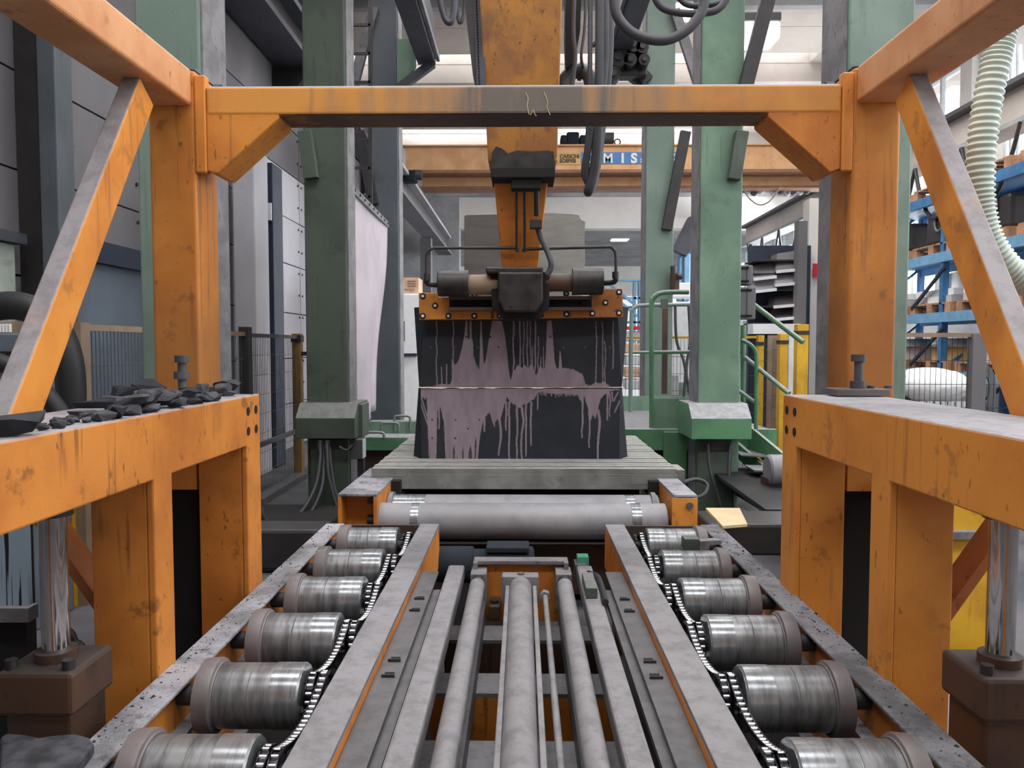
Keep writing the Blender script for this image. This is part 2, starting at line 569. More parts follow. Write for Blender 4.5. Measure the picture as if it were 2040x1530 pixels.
# right wall: pale lower wall, glazed upper wall
wr = bpy.data.objects.new('wall_right', None)
struct(wr)
C.objects.link(wr)
RX = 8.0
for k in range(9):
    y0 = -6 + k * 4.0
    MB().box(RX, RX + 0.2, y0 + 0.01, y0 + 3.99, 0, 2.4).obj('panel', 'conc_white', wr)
    MB().box(RX - 0.12, RX + 0.25, y0 - 0.18, y0 + 0.18, 0, ROOF_Z).obj('pier', 'conc_white', wr)
for k in range(9):
    y0 = -6 + k * 4.0
    win = bpy.data.objects.new('window_%d' % (k + 1), None)
    struct(win)
    C.objects.link(win)
    mb = MB()
    for zz in (2.4, 3.9, 5.4, 6.7):
        mb.box(RX + 0.02, RX + 0.12, y0 + 0.18, y0 + 3.82, zz, zz + 0.07)
    for i in range(5):
        yy = y0 + 0.18 + i * 0.895
        mb.box(RX + 0.03, RX + 0.11, yy, yy + 0.06, 2.4, 6.77)
    mb.obj('window_frame', 'offwhite', win)
    MB().box(RX + 0.065, RX + 0.075, y0 + 0.2, y0 + 3.8, 2.45, 6.7).obj('pane', 'glass', win)
MB().box(RX, RX + 0.3, -6, 30, 6.77, ROOF_Z + 0.4).obj('lintel', 'conc_white', wr)
struct(MB().box(-9, 12, -7.2, -7, 0, ROOF_Z + 0.4).obj('wall_rear', 'conc'))

# roof: beige deck strips between roof-light openings, transverse beams
ce = bpy.data.objects.new('ceiling', None)
struct(ce)
C.objects.link(ce)
edges = [-7] + [v for s_ in SKYLIGHTS for v in s_] + [30]
for i in range(0, len(edges), 2):
    y0, y1 = edges[i], edges[i + 1]
    n = max(1, round((y1 - y0) / 1.25))
    for k in range(n):
        MB().box(-9, 9.3, y0 + (y1 - y0) * k / n + 0.01, y0 + (y1 - y0) * (k + 1) / n - 0.01, ROOF_Z, ROOF_Z + 0.2).obj('deck_slab', 'conc', ce)
for (a, b) in SKYLIGHTS:
    MB().box(-9, SKY_X[0], a - 0.01, b + 0.01, ROOF_Z, ROOF_Z + 0.2).obj('deck_slab', 'conc', ce)
    MB().box(SKY_X[1], 9.3, a - 0.01, b + 0.01, ROOF_Z, ROOF_Z + 0.2).obj('deck_slab', 'conc', ce)
    if a > 9:
        MB().box(-9, 9, b + 0.02, b + 0.32, ROOF_Z - 0.36, ROOF_Z - 0.001).obj('roof_beam', 'conc', ce)
for y in (12.6, 17.2, 22.6):
    MB().box(-9, 9, y, y + 0.16, ROOF_Z - 0.18, ROOF_Z).obj('roof_rib', 'conc_grey', ce)

# far cross wall at depth 22: header beam, pier, dim hall behind
wf = bpy.data.objects.new('wall_far', None)
struct(wf)
C.objects.link(wf)
YF = 22.0
MB().box(X(880, YF, 400), 9, YF, YF + 0.5, Z(455, YF), Z(393, YF)).obj('header_beam', 'conc_white', wf)
MB().box(X(870, YF, 400), 9, YF - 0.15, YF + 0.4, Z(393, YF), Z(385, YF)).obj('ledge', 'conc_grey', wf)
MB().box(-9, X(915, YF, 450), YF - 0.1, YF + 0.5, 0, Z(372, YF)).obj('pier', 'conc_grey', wf)
MB().box(-9, 9, YF + 0.6, YF + 0.8, Z(380, YF), ROOF_Z + 0.2).obj('clerestory_wall', 'conc_white', wf)
MB().box(-9, 12, 33, 33.3, 0, 7).obj('end_wall', 'conc_white', wf)
MB().box(-9, 9, YF + 0.8, 33, Z(455, YF) + 0.05, Z(455, YF) + 0.25).obj('low_roof', 'conc_grey', wf)
MB().bar(P(990, 300, 12), P(990, 300, 12) + Vector((0.01, 0, 0)), 0.01, 0.01).obj('ledge_bracket', 'conc_grey', wf)

# left-hand pieces on and before the wall
struct(MB().box(-3.41, -3.28, 5.45, 5.66, 0, ROOF_Z).obj('pillar_concrete', 'green_grey', None, 0.01))
struct(MB().box(WX, -3.42, 5.5, 5.6, 0, ROOF_Z).obj('pillar_web', 'iron'))
struct(MB().box(WX, WX + 0.12, 2.0, 5.4, Z(480, 5.2, 60), Z(458, 5.2, 60)).obj('trim_1', 'darksteel'))
struct(MB().box(WX, WX + 0.06, 3.0, 5.35, 0.4, Z(482, 5.2, 60)).obj('trim_2', 'ply'))
d1 = bpy.data.objects.new('door_1', None)
struct(d1)
C.objects.link(d1)
dz = Z(497, 6.4, 200)
MB().box(WX + 0.02, WX + 0.08, 5.8, 8.2, 0.05, dz - 0.1).obj('door_leaf', 'bluedoor', d1)
mb = MB().box(WX + 0.02, WX + 0.14, 5.7, 8.4, dz - 0.12, dz + 0.06).box(WX + 0.02, WX + 0.14, 8.2, 8.4, 0, dz).box(WX + 0.02, WX + 0.14, 5.7, 5.82, 0, dz)
mb.obj('door_frame', 'navy', d1)
struct(MB().box(X(468, 9.2), X(512, 9.2), 9.2, 9.7, 0, Z(290, 9.2)).obj('pillar_grey', 'wallpanel_l', None, 0.02))
struct(MB().box(X(507, 9.9), X(548, 9.9), 9.9, 10.3, 0, Z(322, 9.9)).obj('pillar_navy', 'navy', None, 0.01))
sb_ = thing('switch_box', 'small dark box with pale edge on the navy pillar', 'switch box', P(530, 440, 9.8))
MB().pbox(517, 405, 538, 440, 9.82, 0.07).obj('body', 'navy', sb_, 0.005)
MB().pbox(534, 404, 540, 438, 9.80, 0.03).obj('edge_plate', 'offwhite', sb_)

# crane runways along the wall
rw = thing('runway_beam', 'dark steel crane runway high along the panelled wall', 'runway beam', (-3.2, 6, 5.6))
MB().box(-3.55, -3.0, 0.5, 21, 5.62, 5.7).obj('lower_flange', 'darksteel', rw)
MB().box(-3.32, -3.24, 0.5, 21, 5.7, 6.2).obj('web', 'iron', rw)
MB().box(-3.5, -3.05, 0.5, 21, 6.2, 6.28).obj('upper_flange', 'darksteel', rw)
for k in range(7):
    MB().prism([(-3.0, 5.6), (-3.58, 5.6), (-3.58, 4.9)], 2.2 + k * 3.0, 2.28 + k * 3.0).obj('bracket', 'iron', rw)
r2 = thing('runway_beam', 'grey steel runway with pale edge beside far concrete pier', 'runway beam', (-2.0, 16, 4.1))
MB().box(-2.35, -1.98, 12.3, 21.8, 4.14, 4.22).obj('lower_flange', 'wallpanel', r2)
MB().box(-2.2, -2.14, 12.3, 21.8, 4.22, 4.6).obj('web', 'grey_dark', r2)
MB().box(-2.35, -2.0, 12.3, 21.8, 4.6, 4.66).obj('upper_flange', 'wallpanel_l', r2)
MB().box(-2.4, -2.15, 13.0, 13.3, 0, 4.14).obj('support', 'wallpanel', r2)
MB().box(-2.4, -2.15, 18.2, 18.5, 0, 4.14).obj('support', 'wallpanel', r2)

r3 = thing('runway_beam', 'long beige crane runway before the glazed wall, hung with cables', 'runway beam', (6.3, 14, 4.3))
MB().box(6.1, 6.5, 5.5, 21.8, 4.34, 4.40).obj('lower_flange', 'conc_grey', r3)
MB().box(6.27, 6.33, 5.5, 21.8, 4.40, 4.86).obj('web', 'conc', r3)
MB().box(6.1, 6.5, 5.5, 21.8, 4.86, 4.92).obj('upper_flange', 'grey_dark', r3)
for y in (6.4, 14.1, 17.4, 21.0):
    MB().box(6.2, 6.5, y, y + 0.22, 0, 4.34).obj('support', 'wallpanel', r3, 0.01)
mb = MB()
for k in range(9):
    y0 = 9.5 + k * 1.25
    pts = [Vector((6.02, y0 + 1.25 * t, 4.3 - 0.85 * (1 - (2 * t - 1) ** 2))) for t in [i / 10 for i in range(11)]]
    mb = MB().tube(pts, 0.028, 6, 1)
    mb.obj('cable_loop', 'iron', r3)

# ------------------------------------------------------------------ green gantry frames (three pairs of columns)
def column(side, Y0, Y1, Xi, Xo, mat, label, top=7.0, base=0.0):
    t = thing('gantry_column', label, 'column', (side * (Xi + Xo) / 2, (Y0 + Y1) / 2, base))
    MB().box(side * Xi, side * Xo, Y0, Y1, base, top).obj('shaft', mat, t, 0.012)
    MB().box(side * (Xi - 0.012), side * (Xi - 0.001), Y0 + 0.02, Y1, base, top).obj('flange_edge', 'grey', t)
    return t


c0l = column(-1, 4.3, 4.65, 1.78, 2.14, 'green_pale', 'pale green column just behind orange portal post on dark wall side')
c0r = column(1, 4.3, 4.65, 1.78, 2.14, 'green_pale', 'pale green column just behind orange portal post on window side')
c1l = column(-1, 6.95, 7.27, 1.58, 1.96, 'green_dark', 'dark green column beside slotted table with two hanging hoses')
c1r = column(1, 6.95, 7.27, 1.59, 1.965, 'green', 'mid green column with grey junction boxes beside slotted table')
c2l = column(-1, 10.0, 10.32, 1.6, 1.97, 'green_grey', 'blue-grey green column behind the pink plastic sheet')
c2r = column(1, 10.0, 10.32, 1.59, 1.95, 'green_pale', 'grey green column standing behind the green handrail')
for s, c in ((-1, c1l), (1, c1r)):
    # sheet-metal cover near the foot, with sloping top
    px0, px1 = (590, 708) if s < 0 else (1376, 1496)
    x0, x1 = X(px0, 6.75, 840), X(px1, 6.75, 840)
    zt, zm, zb = Z(805, 6.75), Z(833, 6.75), Z(874, 6.75)
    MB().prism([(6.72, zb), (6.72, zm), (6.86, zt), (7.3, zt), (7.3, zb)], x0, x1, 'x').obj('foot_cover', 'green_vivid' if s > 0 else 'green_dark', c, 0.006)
    MB().box(s * 1.45, s * 2.1, 6.7, 7.3, 0, 0.05).obj('base_plate', 'green_dark', c)
    for k in range(4):
        MB().cyl((s * (1.5 + 0.18 * k), 6.78, 0.05), (s * (1.5 + 0.18 * k), 6.78, 0.11), 0.025, 6).obj('anchor_bolt', 'iron', c)
MB().pbox(1389, 876, 1457, 1040, 6.86, 0.06).obj('lower_cladding', 'green_dark', c1r)
MB().pbox(1392, 874, 1455, 897, 6.83, 0.06).obj('cover_shadow_plate', 'iron', c1r)
MB().pbox(620, 876, 694, 1035, 6.86, 0.06).obj('lower_cladding', 'green_dark', c1l)
# side box next to the dark-green column cover
MB().pbox(708, 806, 722, 872, 6.9, 0.3).obj('cover_rib', 'green_dark', c1l)
jb = thing('junction_box', 'small grey electric box with cable entry below dark green column cover', 'junction box', P(710, 910, 6.8))
MB().pbox(697, 876, 722, 915, 6.78, 0.12).obj('box_body', 'grey_dark', jb, 0.004)
MB().box(X(722, 6.78, 895), X(723.5, 6.78, 895), 6.78, 6.9, Z(914, 6.78), Z(877, 6.78)).obj('box_lid', 'offwhite', jb)
MB().tube([P(702, 886, 6.77), P(690, 897, 6.72), P(676, 890, 6.72)], 0.012, 8).obj('cable', 'rubber_grey', jb)
MB().pbox(712, 915, 724, 968, 6.8, 0.08).obj('conduit', 'iron', jb)
for k, (a, lab) in enumerate(((0, 'inner'), (1, 'outer'))):
    h = thing('hydraulic_hose', ('black hydraulic hose bowing out to the pit wall below dark green column',
                                 'black hydraulic hose falling straight in front of dark green column')[k], 'hose', P(640 + 14 * k, 885, 6.8))
    if k == 0:
        pts = [P(637, 885, 6.7), P(638, 915, 6.65), P(628, 970, 6.5), P(600, 1020, 6.3), P(560, 1045, 6.1), P(528, 1035, 6.0), P(520, 1010, 6.0)]
        pts2 = [P(645, 888, 6.74), P(645, 920, 6.68), P(640, 975, 6.5), P(612, 1030, 6.3), P(565, 1052, 6.1), P(528, 1044, 6.0)]
    else:
        pts = [P(651, 885, 6.7), P(652, 910, 6.66), P(655, 950, 6.6), P(668, 1000, 6.55), P(680, 1040, 6.5)]
        pts2 = [P(656, 890, 6.72), P(660, 930, 6.66), P(666, 970, 6.6), P(678, 1010, 6.55), P(690, 1045, 6.5)]
    MB().tube(pts, 0.016, 8).obj('hose_body', 'rubber_grey', h)
    MB().tube(pts2, 0.014, 8).obj('hose_body', 'rubber_grey', h)
    MB().cyl(pts[0] + Vector((0, 0.02, 0.03)), pts[0] - Vector((0, 0, 0.05)), 0.026, 8).obj('fitting', 'iron', h)
h = thing('hydraulic_hose', 'pair of grey hoses lying against foot of mid green column', 'hose', P(1400, 900, 6.8))
MB().tube([P(1410, 885, 6.8), P(1415, 940, 6.75), P(1432, 990, 6.7), P(1445, 1045, 6.6)], 0.013, 8).obj('hose_body', 'rubber_grey', h)
MB().tube([P(1455, 885, 6.8), P(1452, 940, 6.75), P(1458, 990, 6.7), P(1462, 1040, 6.6)], 0.013, 8).obj('hose_body', 'rubber_grey', h)
h = single(MB().tube([P(1350, 965, 5.2), P(1385, 955, 5.3), P(1408, 965, 5.3), P(1402, 985, 5.25), P(1372, 997, 5.2)], 0.014, 8), 'cable', 'rubber_grey', 'grey cable looping from the table corner towards mid green column', 'cable')

# gantry headgear: beams along the inside of the columns with brackets and struts
for s in (-1, 1):
    t = thing('headgear_beam', 'dark overhead travel beam bracketed inside columns, %s' % SIDE[s], 'beam', (s * 1.2, 7.5, 5.2))
    MB().box(s * 1.11, s * 1.34, 5.0, 10.05, 5.2, 5.75).obj('beam_web', 'darksteel', t, 0.01)
    MB().box(s * 1.06, s * 1.1, 5.0, 10.05, 5.24, 5.32).obj('guide_rail', 'grey', t)
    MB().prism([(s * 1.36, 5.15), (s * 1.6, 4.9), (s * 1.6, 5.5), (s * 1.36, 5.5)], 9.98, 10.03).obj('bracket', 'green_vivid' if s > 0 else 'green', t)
    MB().bar((s * 1.14, 10.0, 5.2), (s * 1.58, 9.98, 4.88), 0.1, 0.1).obj('bracket_strut', 'darksteel', t)
    MB().bar((s * 1.74, 7.2, 5.0), (s * 1.74, 9.95, 6.6), 0.1, 0.08).obj('strut', 'grey', t)
st = [((745, 15, 9.97), (704, 172, 9.97), 'grey', 0.12, c2l),
      ((608, 262, 6.9), (621, 356, 6.9), 'green_dark', 0.12, c1l),
      ((716, 262, 9.97), (744, 408, 9.97), 'iron', 0.13, c2l),
      ((1366, 262, 9.95), (1328, 458, 9.95), 'iron', 0.13, c2r),
      ((1478, 262, 6.9), (1462, 358, 6.9), 'green_dark', 0.11, c1r),
      ((1532, -10, 6.9), (1468, 240, 6.9), 'iron', 0.12, c1r),
      ((1344, 20, 9.95), (1392, 170, 9.95), 'grey', 0.12, c2r)]
for a, b, m, wd, par in st:
    MB().bar(P(*a), P(*b), wd, 0.08, (0, 1, 0)).obj('strut', m, par, 0.004)
lad = thing('ladder', 'dark steel ladder behind dark green column', 'ladder', P(720, 400, 9.3))
for px in (700, 738):
    MB().bar(P(px, 0, 9.3), P(px, 700, 9.3), 0.05, 0.03, (0, 1, 0)).obj('stile', 'iron', lad)
for k in range(12):
    MB().bar(P(700, 50 + 57 * k, 9.3), P(738, 50 + 57 * k, 9.3), 0.03, 0.03).obj('rung', 'iron', lad)

# pink plastic sheet hung between columns
n = 26
mb = MB()
for j in range(n + 1):
    for i in range(n + 1):
        u, v = i / n, j / n
        ya = 7.3 + (9.9 - 0.85 * v - 7.3) * u
        xx = -1.62 - 0.10 * u - 0.05 * math.sin(u * 9) * v - 0.02 * math.sin(v * 7 + u * 3)
        mb.v.append(Vector((xx, ya, 3.1 - 2.32 * v + 0.05 * u)))
for j in range(n):
    for i in range(n):
        k = j * (n + 1) + i
        mb.f.append([k, k + 1, k + n + 2, k + n + 1])
        mb.sm.append(True)
o = single(mb, 'plastic_sheet', 'sheet', 'pinkish white plastic splash sheet hanging behind dark green column', 'sheet')
o.modifiers.new('thick', 'SOLIDIFY').thickness = 0.008

eb = thing('edge_strip', 'grey riveted strip along sloping top edge of the pink sheet', 'strip', (-1.67, 8.6, 3.1))
MB().bar((-1.62, 7.3, 3.09), (-1.72, 9.9, 3.14), 0.03, 0.07).obj('strip', 'grey', eb)
for k in range(9):
    u = (k + 0.5) / 9
    MB().cyl((-1.60 - 0.1 * u, 7.3 + 2.6 * u, 3.09 + 0.05 * u), (-1.59 - 0.1 * u, 7.3 + 2.6 * u, 3.09 + 0.05 * u), 0.016, 6).obj('rivet', 'iron', eb)

# ------------------------------------------------------------------ the orange portal frame
pf = thing('portal_frame', 'tall orange steel portal frame spanning the two roller tracks', 'portal frame', (0, 3.4, 0))
for s in (-1, 1):
    MB().box(s * 1.39, s * 1.592, 3.3, 3.53, 0, 2.768).obj('post', 'orange_post', pf, 0.014, 3)
    MB().box(s * 1.402, s * 1.60, 0.2, 3.3, 2.615, 2.768).obj('side_beam', 'orange_pale', pf, 0.014, 3)
    MB().box(s * 1.388, s * 1.60, 3.302, 3.53, 2.768, 2.772).obj('cap_plate', 'grey', pf)
    MB().box(s * 1.345, s * 1.392, 3.296, 3.345, 2.335, 2.745).obj('joint_plate', 'orange2', pf, 0.006)
    # haunch: triangular box below the cross beam
    MB().prism([(s * 1.345, 2.60), (s * 1.345, 2.345), (s * 1.30, 2.33), (s * 1.035, 2.562), (s * 1.035, 2.60)], 3.303, 3.50).obj('haunch', 'orange2' if s < 0 else 'orange', pf, 0.006)
    MB().cyl((s * 1.31, 3.4, 2.71), (s * 1.345, 3.4, 2.71), 0.028, 6).obj('joint_bolt', 'iron', pf)
    a, b = Vector((s * 1.482, 2.98, 0)), Vector((s * 1.482, 2.25, 0))
    MB().bar((s * 1.485, 2.19, 1.35), (s * 1.485, 3.005, 2.58), 0.07, 0.13, (0, -1, 0.66)).obj('brace', 'orange2', pf, 0.006)
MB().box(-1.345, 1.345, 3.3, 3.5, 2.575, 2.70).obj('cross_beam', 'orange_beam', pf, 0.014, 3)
for ln in (((1046, 184), (1052, 196), (1050, 210), (1054, 228)), ((1057, 229), (1062, 219), (1066, 229), (1069, 230)), ((1084, 184), (1091, 204), (1089, 212), (1096, 229))):
    MB().tube([P(a, b, 3.299) for a, b in ln], 0.0016, 5, 3).obj('chalk_mark', 'chalk', pf)

# ------------------------------------------------------------------ the orange side stands
def stand(s):
    xi = 1.10 if s < 0 else 1.085
    t = thing('lift_stand', 'orange box-section stand topped with slate rubble' if s < 0 else 'orange box-section stand with a bare dusty top and bolted plate', 'stand', (s * 1.27, 2.3, 0))
    om = 'orange' if s < 0 else 'orange2'
    zt, zb = 1.397, 1.197
    comb = [(0.75, zt), (0.75, zb)]
    for (ya, yb) in ((1.05, 1.2), (2.265, 2.385), (3.045, 3.2)):
        comb += [(ya - 0.001, zb), (ya, 0.0), (yb, 0.0)] + ([(yb, zb)] if yb < 3.1 else [])
    comb += [(3.2, zt)]
    MB().prism(comb, s * xi, s * (xi + 0.025), 'x').obj('side_plate', om, t, 0.006, 2)
    MB().box(s * (xi + 0.0255), s * 1.45, 0.75, 3.198, zb + 0.001, zt - 0.001).obj('top_beam', om, t, 0.01, 3)
    MB().box(s * (xi + 0.0255), s * (xi + 0.195), 2.267, 2.383, 0, zb).obj('leg', om, t, 0.004)
    MB().box(s * (xi + 0.0255), s * (xi + 0.2), 3.047, 3.198, 0, zb).obj('leg', om, t, 0.004)
    MB().box(s * (xi + 0.0255), s * (xi + 0.2), 1.052, 1.198, 0, zb).obj('leg', om, t, 0.004)
    MB().box(s * (xi + 0.24), s * (xi + 0.27), 2.55, 2.75, 0, 1.2).obj('guide_strip', 'brown', t)
    MB().box(s * (xi + 0.2), s * (xi + 0.34), 3.08, 3.2, 0, 1.06).obj('gap_shade_plate', 'soot_shade', t)  # added black plate paints in the darkness seen through the gap
    MB().box(s * (xi + 0.21), s * (xi + 0.34), 3.05, 3.08, 1.02, 1.2).obj('header_plate', om, t)
    for (y, z_) in ((3.06, 1.335), (3.15, 1.335), (3.06, 1.255), (3.15, 1.255)):
        MB().cyl((s * (xi - 0.0015), y, z_), (s * (xi + 0.02), y, z_), 0.018, 20).obj('bolt_hole', 'soot_shade', t)
    MB().bar((s * 1.33, 2.55, 0.35), (s * 1.5, 3.1, 1.15), 0.08, 0.08).obj('stay', 'orange_low', t)
    MB().bar((s * 1.62, 2.42, 1.2), (s * 1.30, 2.42, 0.72), 0.03, 0.11, (0, 1, 0)).obj('stay', 'orange_low', t)
    MB().box(s * 1.42, s * 1.9, 2.2, 2.34, 0, 0.12).obj('foot', 'brown', t)
    return t


stl, str_ = stand(-1), stand(1)
# bolt stops on the stands
for s, px, py0, py1, Yb in ((-1, 362, 708, 757, 3.02), (1, 1711, 706, 768, 3.1)):
    bt = thing('stop_bolt', 'upright adjusting bolt with lock nut %s' % ('among the slate rubble' if s < 0 else 'on the bolted plate of bare stand'), 'bolt', P(px, py1, Yb))
    a, b = P(px, py1 + 8, Yb), P(px, py0, Yb)
    a = Vector((b.x, b.y, 1.3975 if s < 0 else 1.4275))
    MB().cyl(b - Vector((0, 0, 0.028)), b, 0.029, 6).obj('bolt_head', 'grey_dark', bt)
    pts = []
    MB().tube([a + (b - a) * (i / 40) for i in range(41)], (lambda i, m: 0.0155 + (0.002 if i % 2 else 0)), 12, 1).obj('shank', 'grey_dark', bt)
    q = P(px, py1 - 2, Yb)
    if s > 0:
        q = a.copy()
    MB().cyl(q, q + Vector((0, 0, 0.03)), 0.031, 6).obj('lock_nut', 'grey_dark', bt)
pl = thing('clamp_plate', 'rusty bolted plate holding the stop bolt on bare orange stand', 'plate', P(1718, 790, 3.1))
zt = 1.397
MB().box(X(1668, 3.05), X(1776, 3.05), 3.05, 3.17, zt + 0.002, zt + 0.03).obj('plate', 'flange', pl, 0.003)
for px in (1738, 1772):
    MB().cyl((X(px, 3.1), 3.1, zt + 0.03), (X(px, 3.1), 3.1, zt + 0.042), 0.016, 6).obj('bolt_head', 'grey_dark', pl)

# hydraulic lift cylinders under the stands
for s in (-1, 1):
    xc, yc = s * (1.245 if s < 0 else 1.258), 2.0
    t = thing('hydraulic_cylinder', 'chrome-rod lift cylinder in a grimy brown block, %s' % SIDE[s], 'cylinder', (xc, yc, 0))
    MB().cyl((xc, yc, 0.74), (xc, yc, 1.19), 0.034, 28).obj('rod', 'chrome', t)
    MB().cyl((xc, yc, 1.15), (xc, yc, 1.196), 0.05, 24).obj('rod_cap', 'iron', t)
    MB().cyl((xc, yc, 0.765), (xc, yc, 0.79), 0.052, 24).obj('gland', 'brown', t)
    MB().box(xc - 0.1, xc + 0.1, yc - 0.1, yc + 0.1, 0.65, 0.765).obj('head_block', 'brown', t, 0.012)
    MB().box(xc - 0.085, xc + 0.085, yc - 0.085, yc + 0.085, 0, 0.65).obj('barrel_block', 'brown', t, 0.01)
    for dx in (-0.075, 0.075):
        MB().cyl((xc + dx, yc - 0.07, 0.765), (xc + dx, yc - 0.07, 0.79), 0.016, 6).obj('head_bolt', 'iron', t)

# ------------------------------------------------------------------ roller tracks
Y_END, Y_NEAR = 4.26, 0.7
RY = [3.975 - 0.432 * k for k in range(7)]
RZ = 0.55
ORD = ['first', 'second', 'third', 'fourth', 'fifth', 'sixth', 'seventh']


def sprocket(mb, x0, x1, y, z, r, teeth, ph=0.0):
    n = teeth * 4
    poly = []
    for i in range(n):
        rr = r * (1.0 if (i % 4) in (1, 2) else 0.86)
        a = 2 * math.pi * i / n + ph
        poly.append((y + rr * math.cos(a), z + rr * math.sin(a)))
    mb.prism(poly, x0, x1, 'x')


link_mb = MB()
link_mb.cyl((-0.0085, 0, 0), (0.0085, 0, 0), 0.0068, 8)
LINK = link_mb.mesh('link_pin', 'pin')
pm = MB()
for sx in (-1, 1):
    pm.box(sx * 0.0088, sx * 0.0122, -0.0145, 0.0145, -0.0068, 0.0068)
pm.box(-0.008, 0.008, -0.013, 0.013, -0.004, 0.002)
PLATE = pm.mesh('link_plate', 'chain')

for s in (-1, 1):
    t = thing('roller_track', 'dusty orange channel track carrying steel rollers, %s' % SIDE[s], 'conveyor track', (s * 0.8, 2.5, 0))
    # outer rail
    MB().box(s * 0.997, s * 1.10, Y_NEAR, Y_END, 0.588, 0.60).obj('outer_rail_top', 'rail' if s < 0 else 'rail_dark', t, 0.003)
    MB().box(s * 1.03, s * 1.045, Y_NEAR, Y_END, 0.22, 0.588).obj('outer_rail_web', 'orange', t)
    MB().box(s * 0.985, s * 1.03, Y_NEAR, Y_END, 0.45, 0.462).obj('outer_rail_ledge', 'rail', t)
    MB().box(s * 0.985, s * 1.09, Y_NEAR, Y_END, 0.20, 0.222).obj('outer_rail_foot', 'rail', t)
    # inner rail
    MB().box(s * 0.464, s * 0.571, Y_NEAR, Y_END, 0.585, 0.60).obj('inner_rail_top', 'grey', t, 0.003)
    MB().box(s * 0.464, s * 0.474, Y_NEAR, Y_END, 0.36, 0.585).obj('inner_rail_web', 'orange', t)
    MB().box(s * 0.548, s * 0.571, Y_NEAR, Y_END, 0.30, 0.585).obj('inner_rail_back', 'grey_dark', t)
    MB().box(s * 0.384, s * 0.463, Y_NEAR, 3.5, 0.545, 0.557).obj('cable_tray', 'grey_dark', t, 0.002)
    MB().box(s * 0.355, s * 0.392, Y_NEAR, 3.3, 0.515, 0.535).obj('tray_lip', 'grey_dark', t)
    for y in (3.12, 2.98, 2.50, 2.38):
        MB().box(s * 0.405, s * 0.435, y - 0.012, y + 0.012, 0.5575, 0.561).obj('tray_slot', 'soot_shade', t)
        MB().box(s * 0.40, s * 0.442, y - 0.022, y - 0.016, 0.5575, 0.566).obj('tray_tab', 'iron', t)
    MB().box(s * 0.571, s * 1.0, Y_END - 0.02, Y_END, 0.2, 0.595).obj('end_plate', 'brown', t)
    MB().box(s * 0.571, s * 1.03, Y_NEAR, Y_END - 0.03, 0.20, 0.215).obj('drip_pan', 'soot_shade', t)
    for y in (1.0, 2.4, 3.9):
        MB().box(s * 0.48, s * 1.06, y, y + 0.12, 0, 0.2).obj('foot', 'brown', t)
    # rollers
    for k, y in enumerate(RY):
        t2 = thing('steel_roller', '%s flanged steel roller from the long cross rollers, %s' % (ORD[k], SIDE[s]), 'roller', (s * 0.8, y, RZ), 'flanged steel rollers of both tracks')
        xo, xi = s * 0.957, s * 0.648
        MB().lathe_x([(s * 0.90, 0.09), (s * 0.897, 0.0935), (s * 0.80, 0.0935), (s * 0.799, 0.092), (s * 0.796, 0.0935), (s * 0.735, 0.0935)], y, RZ, 48).obj('drum', 'drum', t2)
        MB().lathe_x([(s * 0.737, 0.09), (s * 0.735, 0.0955), (s * 0.654, 0.0955), (s * 0.649, 0.0915), (xi, 0.0915)], y, RZ, 48).obj('wear_band', 'bright', t2)
        MB().lathe_x([(xo, 0.095), (s * 0.952, 0.106), (s * 0.912, 0.109), (s * 0.905, 0.107), (s * 0.902, 0.099), (s * 0.898, 0.097)], y, RZ, 48).obj('flange', 'flange', t2)
        MB().lathe_x([(s * 1.032, 0.03), (s * 0.575, 0.03)], y, RZ, 16).obj('axle', 'iron', t2)
        mb = MB()
        sprocket(mb, s * 0.628, s * 0.618, y, RZ, 0.062, 15)
        mb.obj('sprocket', 'iron', t2)
        mb = MB()
        sprocket(mb, s * 0.598, s * 0.588, y, RZ, 0.062, 15)
        mb.obj('sprocket', 'iron', t2)
    # chains between neighbouring rollers, in alternating lanes
    for k in range(6):
        x = s * (0.623 if k % 2 == (0 if s > 0 else 1) else 0.593)
        ya, yb = RY[k + 1], RY[k]
        r = 0.066
        path = []
        for i in range(40):
            u = i / 40
            path.append((ya + (yb - ya) * u, RZ + r - 0.045 * (4 * u * (1 - u))))
        for i in range(24):
            a = math.pi / 2 - math.pi * i / 24
            path.append((yb + r * math.cos(a), RZ + r * math.sin(a)))
        for i in range(40):
            u = i / 40
            path.append((yb + (ya - yb) * u, RZ - r - 0.03 * (4 * u * (1 - u))))
        for i in range(24):
            a = -math.pi / 2 - math.pi * i / 24
            path.append((ya + r * math.cos(a), RZ + r * math.sin(a)))
        path.append(path[0])
        ln = [0]
        for i in range(1, len(path)):
            ln.append(ln[-1] + math.dist(path[i], path[i - 1]))
        nl = round(ln[-1] / 0.0235)
        ch = thing('drive_chain', 'bright-pinned drive chain joining %s and %s rollers, %s' % (ORD[k], ORD[k + 1], SIDE[s]), 'chain', (x, ya, RZ), 'drive chains of both tracks')
        j = 0
        for q in range(nl):
            d = ln[-1] * q / nl
            while ln[j + 1] < d:
                j += 1
            f_ = (d - ln[j]) / max(ln[j + 1] - ln[j], 1e-9)
            py = path[j][0] + (path[j + 1][0] - path[j][0]) * f_
            pz = path[j][1] + (path[j + 1][1] - path[j][1]) * f_
            ang = math.atan2(path[j + 1][1] - path[j][1], path[j + 1][0] - path[j][0])
            for me, nm in ((LINK, 'chain_pin'), (PLATE, 'chain_link')):
                o = bpy.data.objects.new(nm, me)
                o.parent = ch
                o.location = (0, py - ya, pz - RZ)
                o.rotation_euler = (ang, 0, 0)
                C.objects.link(o)

